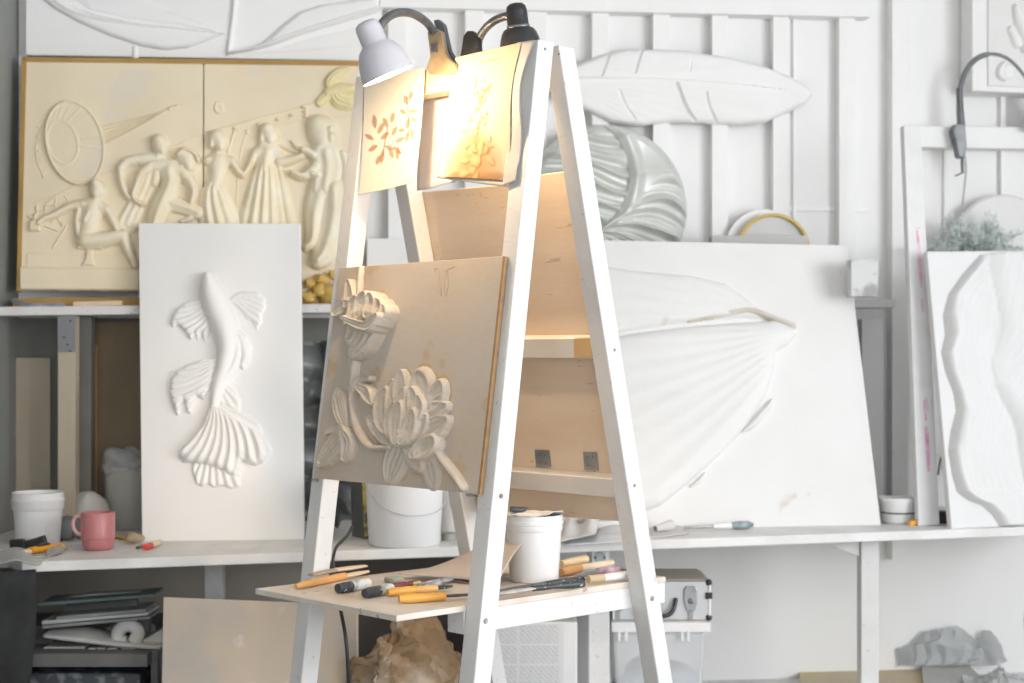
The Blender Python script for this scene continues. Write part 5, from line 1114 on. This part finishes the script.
# cast mould lying on the shelf and stack of slabs carried on it
def casts():
    Y = 4.13
    obj('thin_tray', MB().prism([pt(x, y, Y) for x, y in ((38, 654.5), (160, 653.5), (160, 651), (38, 652))], (0, .20, 0)), TEALSLAB, None, 'thin dark tray lying on the under-bench shelf', 'tray', bevel=.001)
    a = pt(60, 651.5, Y)
    mb = MB().prism([pt(x, y, Y+.01) for x, y in ((40, 651.5), (86, 651.5), (84, 646.5), (44, 647))], (0, .2, 0)); obj('plaster_offcut', mb, WASTE, None, 'flat plaster offcut at the left of the thin tray', 'offcut', bevel=.002)
    for i, (x, w__) in enumerate(((89, 6), (98, 6), (108, 8), (122, 12))):
        obj('plaster_bit', MB().prism([pt(x, 651.2, Y), pt(x+w__, 651.2, Y), pt(x+w__+1, 648, Y), pt(x-1, 648, Y)], (0, .03, 0)), WASTE, None, 'small white plaster bit under the pale moulding', 'plaster bit', 'plaster bits under the moulding', bevel=.001)
    # moulding: shallow curved cast with round boss
    m_ = thing('plaster_moulding', 'pale plaster moulding with curled scroll on the under-bench shelf', 'moulding', pt(105, 648, Y))
    U, Vv = np.meshgrid(np.linspace(0, 1, 40), np.linspace(0, 1, 14)); a, b_ = pt(44, 640, Y), pt(161, 646, Y)
    P = np.zeros(U.shape+(3,)); P[..., 0] = a.x+(b_.x-a.x)*U; P[..., 1] = Y-.01+.16*Vv; lift = .02+.0*U
    P[..., 2] = pt(0, 648, Y).z+.002+.030*(1-U)**1.5*(1-.3*Vv)+.022*np.sin(math.pi*Vv)*np.clip(1-abs(U-.3)*2, 0, 1)
    obj('base_sweep', MB().grid(P), WASTE, m_, smooth=180, solid=.008)
    mb = MB().tube(smoothpts([pt(x, y, Y+.03) for x, y in ((134, 642), (138, 633), (133, 626), (124, 626), (118, 633), (119, 641), (126, 643))], 6), [.018]*37, 14); obj('scroll', mb, WASTE, m_, smooth=60)
    obj('scroll_leaf', MB().prism([pt(x, y, Y+.05) for x, y in ((137, 642), (150, 636), (162, 629), (163, 645), (140, 645))], (0, .10, 0)), WASTE, m_, bevel=.004)
    obj('scroll_leaf', MB().prism([pt(x, y, Y+.12) for x, y in ((104, 628), (126, 622), (146, 630), (148, 637), (112, 640))], (0, .10, 0)), GREYSLAB, m_, bevel=.004)
casts()
Y = 4.12
# support blocks so the stacked slabs rest on something
obj('stacking_block', MB().box(pt(44, 0, 4.3).x, pt(64, 0, 4.3).x, 4.20, 4.26, pt(0, 651.5, 4.13).z+.001, pt(0, 629.5, 4.14).z), SHELFGREY, None, 'dark block carrying the grey slabs at the left of the under-bench shelf', 'block', bevel=.002)
obj('stacking_block', MB().box(pt(140, 0, 4.3).x, pt(156, 0, 4.3).x, 4.20, 4.25, zs+.03, pt(0, 620.5, 4.14).z), SHELFGREY, None, 'dark block carrying the right ends of the grey slabs', 'block', bevel=.002)
slabs = [([(42, 629), (150, 619), (150, 616.5), (42, 625.5)], GREYSLAB, 'rough grey plaster slab, lowest of the stack under the worktop'),
 ([(41.5, 624.8), (148, 615.5), (148, 612.5), (41.5, 621)], WASTE, 'pale-edged plaster slab in the middle of the stack under the worktop'),
 ([(56, 620), (146, 612), (146, 609), (56, 616.5)], GREYSLAB, 'grey plaster slab second from the top of the stack')]
for p_, m_, lb in slabs: obj('plaster_slab', MB().prism([pt(x, y, Y+.02) for x, y in p_], (0, .13, 0)), m_, None, lb, 'slab', 'slabs stacked under the worktop', bevel=.002)
obj('glass_slab', MB().prism([pt(x, y, Y) for x, y in ((38.5, 606.5), (153, 597.2), (154, 594), (38.5, 602.8))], (0, .12, 0)), TEALSLAB, None, 'dark teal board on top of the slab stack under the worktop', 'board', 'slabs stacked under the worktop', bevel=.002)
obj('spacer', MB().prism([pt(x, y, Y+.1) for x, y in ((60, 616), (138, 609), (136, 599), (66, 604.5))], (0, .03, 0)), SHELFGREY, None, 'dark packing between the teal board and the slabs', 'packing', bevel=.002)
obj('pale_lid', MB().prism([pt(x, y, Y+.06) for x, y in ((64, 600.5), (140, 594.5), (140, 591.5), (90, 594), (66, 597.5))], (0, .05, 0)), GREYSLAB, None, 'pale dusty lid lying on the dark teal board', 'lid', bevel=.002)

# kraft bag
c = pt(405, 640, 3.95)
U, Vv = np.meshgrid(np.linspace(0, 2*math.pi, 120), np.linspace(0, 1, 90))
prof = np.interp(Vv, [0, .05, .3, .6, .8, .9, 1], [.02, .15, .155, .15, .12, .09, .01])
zt = EZ-.655
P_ = np.stack([c.x+prof*np.cos(U)*1.02-.0+.03*(1-Vv)*0, 4.03+prof*np.sin(U)*.8, .003+(zt-.0)*Vv+.03*np.cos(U+.6)*(Vv > .7)], -1)
P_ = crumple(crumple(P_*np.array([1, 1, .6]), 11, .024, 10)*np.array([1, 1, 1/.6]), 12, .008, 24); P_[:, -1] = P_[:, 0]; P_[..., 2] = np.maximum(P_[..., 2], .001)
P_[..., 1] = np.clip(P_[..., 1], 3.86, 4.24)
obj('kraft_paper_bag', MB().grid(P_), BAGPAPER, None, 'crumpled brown paper bag on the floor under the easel shelf', 'bag', smooth=16, solid=.001)
mb = MB().blob(pt(455, 690, 4.0), (.05, .04, .06), 20, 12, .4, 3, 2)
# dark backing under bench centre
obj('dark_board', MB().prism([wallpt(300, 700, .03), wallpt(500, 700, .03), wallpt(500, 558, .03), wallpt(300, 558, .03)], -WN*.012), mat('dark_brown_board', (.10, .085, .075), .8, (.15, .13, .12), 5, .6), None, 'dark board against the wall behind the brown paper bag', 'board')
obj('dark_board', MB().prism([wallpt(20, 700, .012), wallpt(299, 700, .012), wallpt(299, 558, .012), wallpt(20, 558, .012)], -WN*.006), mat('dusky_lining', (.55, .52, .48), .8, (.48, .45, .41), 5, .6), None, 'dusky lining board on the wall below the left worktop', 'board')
# carton with printed table
nv, nu = 140, 80
a, b_ = pt(489, 690, 4.32), pt(566, 630, 4.32); zb = LEDZ+.0006
U, Vv = np.meshgrid(np.linspace(0, 1, nu), np.linspace(0, 1, nv))
C = np.ones(U.shape+(3,))*np.array((.80, .80, .81)); rw = (np.floor(Vv*46)).astype(int)
ink = ((Vv*46) % 1 < .38) & (U > .08) & (U < .93) & (np.sin(U*90+rw*3.7) > -.6) & ((U < .36) | (U > .40)); ink &= ~((rw % 9) == 0)
C[ink] = (.52, .53, .56)
ctn = thing('carton', 'white carton printed with a table of small text, on the low shelf behind the easel', 'carton', V(((a.x+b_.x)/2, 4.4, LEDZ)))
zt2 = pt(0, 622, 4.32).z
obj('box', MB().box(a.x, pt(577, 0, 4.34).x, 4.321, 4.50, zb, zt2), WPLASTIC, ctn, bevel=.004)
obj('printed_label', MB().grid(np.stack([a.x+.003+(pt(565, 0, 4.32).x-a.x-.006)*U, 4.3195+0*U, zt2-.004-(zt2-zb-.02)*Vv], -1), None, C), PAPER, ctn, label='label printed with rows of grey text', solid=.0006)
# clear tub with case
ty = 4.40; tl, tr_ = pt(578, 0, ty).x, pt(711, 0, ty).x; zt3 = pt(0, 622.5, ty).z; zl = pt(0, 633, ty).z
tub = thing('storage_tub', 'clear plastic storage tub with white lid on the low shelf, under the metal case', 'storage box', V(((tl+tr_)/2, ty+.15, LEDZ)))
tl2 = pt(613, 0, ty).x
q = lambda z, i: [(tl2+i, ty+.012+i*.5, z), (tr_-.012-i, ty+.012+i*.5, z), (tr_-.012-i, ty+.28, z), (tl2+i, ty+.28, z)]
obj('body', MB().hexa(q(LEDZ+.001, .016), q(zl, 0)), CLEARP, tub, bevel=.01)
obj('lid', MB().box(tl2-.004, tr_, ty, ty+.30, zl+.0005, zt3), WPLASTIC, tub, bevel=.004)
for x in (618, 625, 681, 687): obj('lid_clip', MB().box(pt(x, 0, ty).x, pt(x+2.5, 0, ty).x, ty-.004, ty+.001, pt(0, 641, ty).z, zl+.004), WPLASTIC, tub, bevel=.001)
mb = MB().blob(V(((tl2+tr_)/2, ty+.15, LEDZ+.085)), (.12, .09, .075), 24, 14, .35, 3, 6)
obj('plastic_bag', mb, mat('blue_grey_bag', (.45, .52, .60), .5, (.7, .74, .78), 9, .8), None, 'bluish bag inside the clear storage tub', 'bag', smooth=180)
cy = 4.43; c0, c1 = pt(612.5, 0, cy).x, pt(711, 0, cy).x; z0 = zt3+.0008; z1 = pt(0, 580, cy).z
case = thing('metal_case', 'aluminium tool case with black handle standing on the clear tub', 'case', V(((c0+c1)/2, cy+.12, z0)))
obj('shell', MB().box(c0, c1, cy, cy+.24, z0, z1-.004), ALU, case, bevel=.004)
obj('top_panel', MB().box(c0+.006, c1-.012, cy+.008, cy+.235, z1-.003, z1+.0005), CASETOP, case, bevel=.002)
for x in (c0+.004, c1-.004):
    obj('edge_strip', MB().tube([(x, cy+.001, z0+.004), (x, cy+.001, z1-.006)], .0045, 10), CERAMIC, case, smooth=60)
for x in (c1-.006,):
    for z in (z0+.008, z1-.008): obj('corner_cap', MB().blob((x, cy+.004, z), (.010, .010, .010), 12, 8), BLACK, case, smooth=180)
obj('side_catch', MB().box(c1-.016, c1+.003, cy-.006, cy+.012, z0+.06, z0+.078), BLACK, case, bevel=.002)
for x in (690.5, 617.5):
    X = pt(x, 0, cy).x; l = obj('latch', MB().prism([(X+dx, cy-.001, z0+dz) for dx, dz in ((-.018, .05), (-.014, .04), (-.012, .028), (.012, .028), (.014, .04), (.018, .05), (.018, .085), (.012, .096), (-.012, .096), (-.018, .085))], (0, -.006, 0)), STEEL, case, bevel=.0015)
    obj('latch_button', MB().lathe((X, cy-.007, z0+.055), (0, -1, 0), [(.008, 0), (.008, .003), (.005, .004)], 16), DARKMET, l, smooth=40)
    obj('latch_tab', MB().box(X-.007, X+.007, cy-.005, cy-.0005, z0+.004, z0+.026), STEEL, l, bevel=.001)
X = pt(668, 0, cy).x
obj('handle', MB().tube(smoothpts([(V((X-.085, cy-.006, z0+.062))), V((X-.078, cy-.018, z0+.03)), V((X-.06, cy-.022, z0+.016)), V((X-.01, cy-.022, z0+.016)), V((X+.012, cy-.018, z0+.03)), V((X+.022, cy-.006, z0+.062))], 6), [.006]*31, 12), BLACK, case, smooth=60)
# cardboard, films, container on the low shelf at the right
z = LEDZ
def flat(name, pts, z0, th, m, label, cat, group=None):
    q = [hit(x, y, V((0, 0, z0+th)), V((0, 0, 1))) for x, y in pts]; return obj(name, MB().prism(q, (0, 0, -th)), m, None, label, cat, group, bevel=.001)
flat('cardboard_sheet', [(798, 700), (940, 700), (922, 664), (800, 666.5)], z+.0005, .018, CARD, 'yellow-stained cardboard sheet on the low shelf at the lower right', 'cardboard', 'cardboard on the low shelf')
flat('cardboard_sheet', [(925, 700), (1005, 700), (963, 659), (921, 661)], z+.0195, .012, CARDGREY, 'grey cardboard sheet overlapping the yellow-stained one', 'cardboard', 'cardboard on the low shelf')
def heap(px, py, w_, h_, d_, seed, m, label, name='plastic_bag', cat='bag', zz=None):
    p = hit(px, py, V((0, 0, (zz or z+.034))), V((0, 0, 1))); U, Vv = np.meshgrid(np.linspace(0, 2*math.pi, 90), np.linspace(0, 1, 44))
    r = np.sin(np.clip(Vv, .0, 1)*math.pi*.5+.0)
    P = np.stack([p.x+w_*np.cos(U)*np.cos(Vv*1.57)**.6, p.y+d_*np.sin(U)*np.cos(Vv*1.57)**.6, p.z+h_*Vv], -1)
    P = crumple(P, seed, .014, 16); P[:, -1] = P[:, 0]; P[..., 2] = np.maximum(P[..., 2], p.z+.001); P[..., 1] = np.minimum(P[..., 1], wy(p.x)-.03)
    return obj(name, MB().grid(P), m, None, label, cat, smooth=35, solid=.0008)
heap(942, 664, .165, .125, .05, 4, FILM, 'large crumpled clear plastic bag on the low shelf by the wall')
heap(985, 662, .06, .105, .05, 9, FILM, 'darker crumpled plastic bag right of the large one')
heap(1002, 682, .12, .03, .08, 14, FILM, 'flattened plastic film in front of the crumpled bags', 'plastic_film', 'film')
o = hit(1030, 655, V((0, 0, z+.04)), V((0, 0, 1)))
obj('clear_container', MB().lathe((o.x, o.y-.05, z+.001), (0, 0, 1), [(.035, 0), (.04, .02), (.055, .10), (.06, .17), (.055, .20), (.05, .20), (.05, .10), (.03, .02)], 28), CLEARP, None, 'milky clear container at the right edge of the low shelf', 'container', smooth=50)
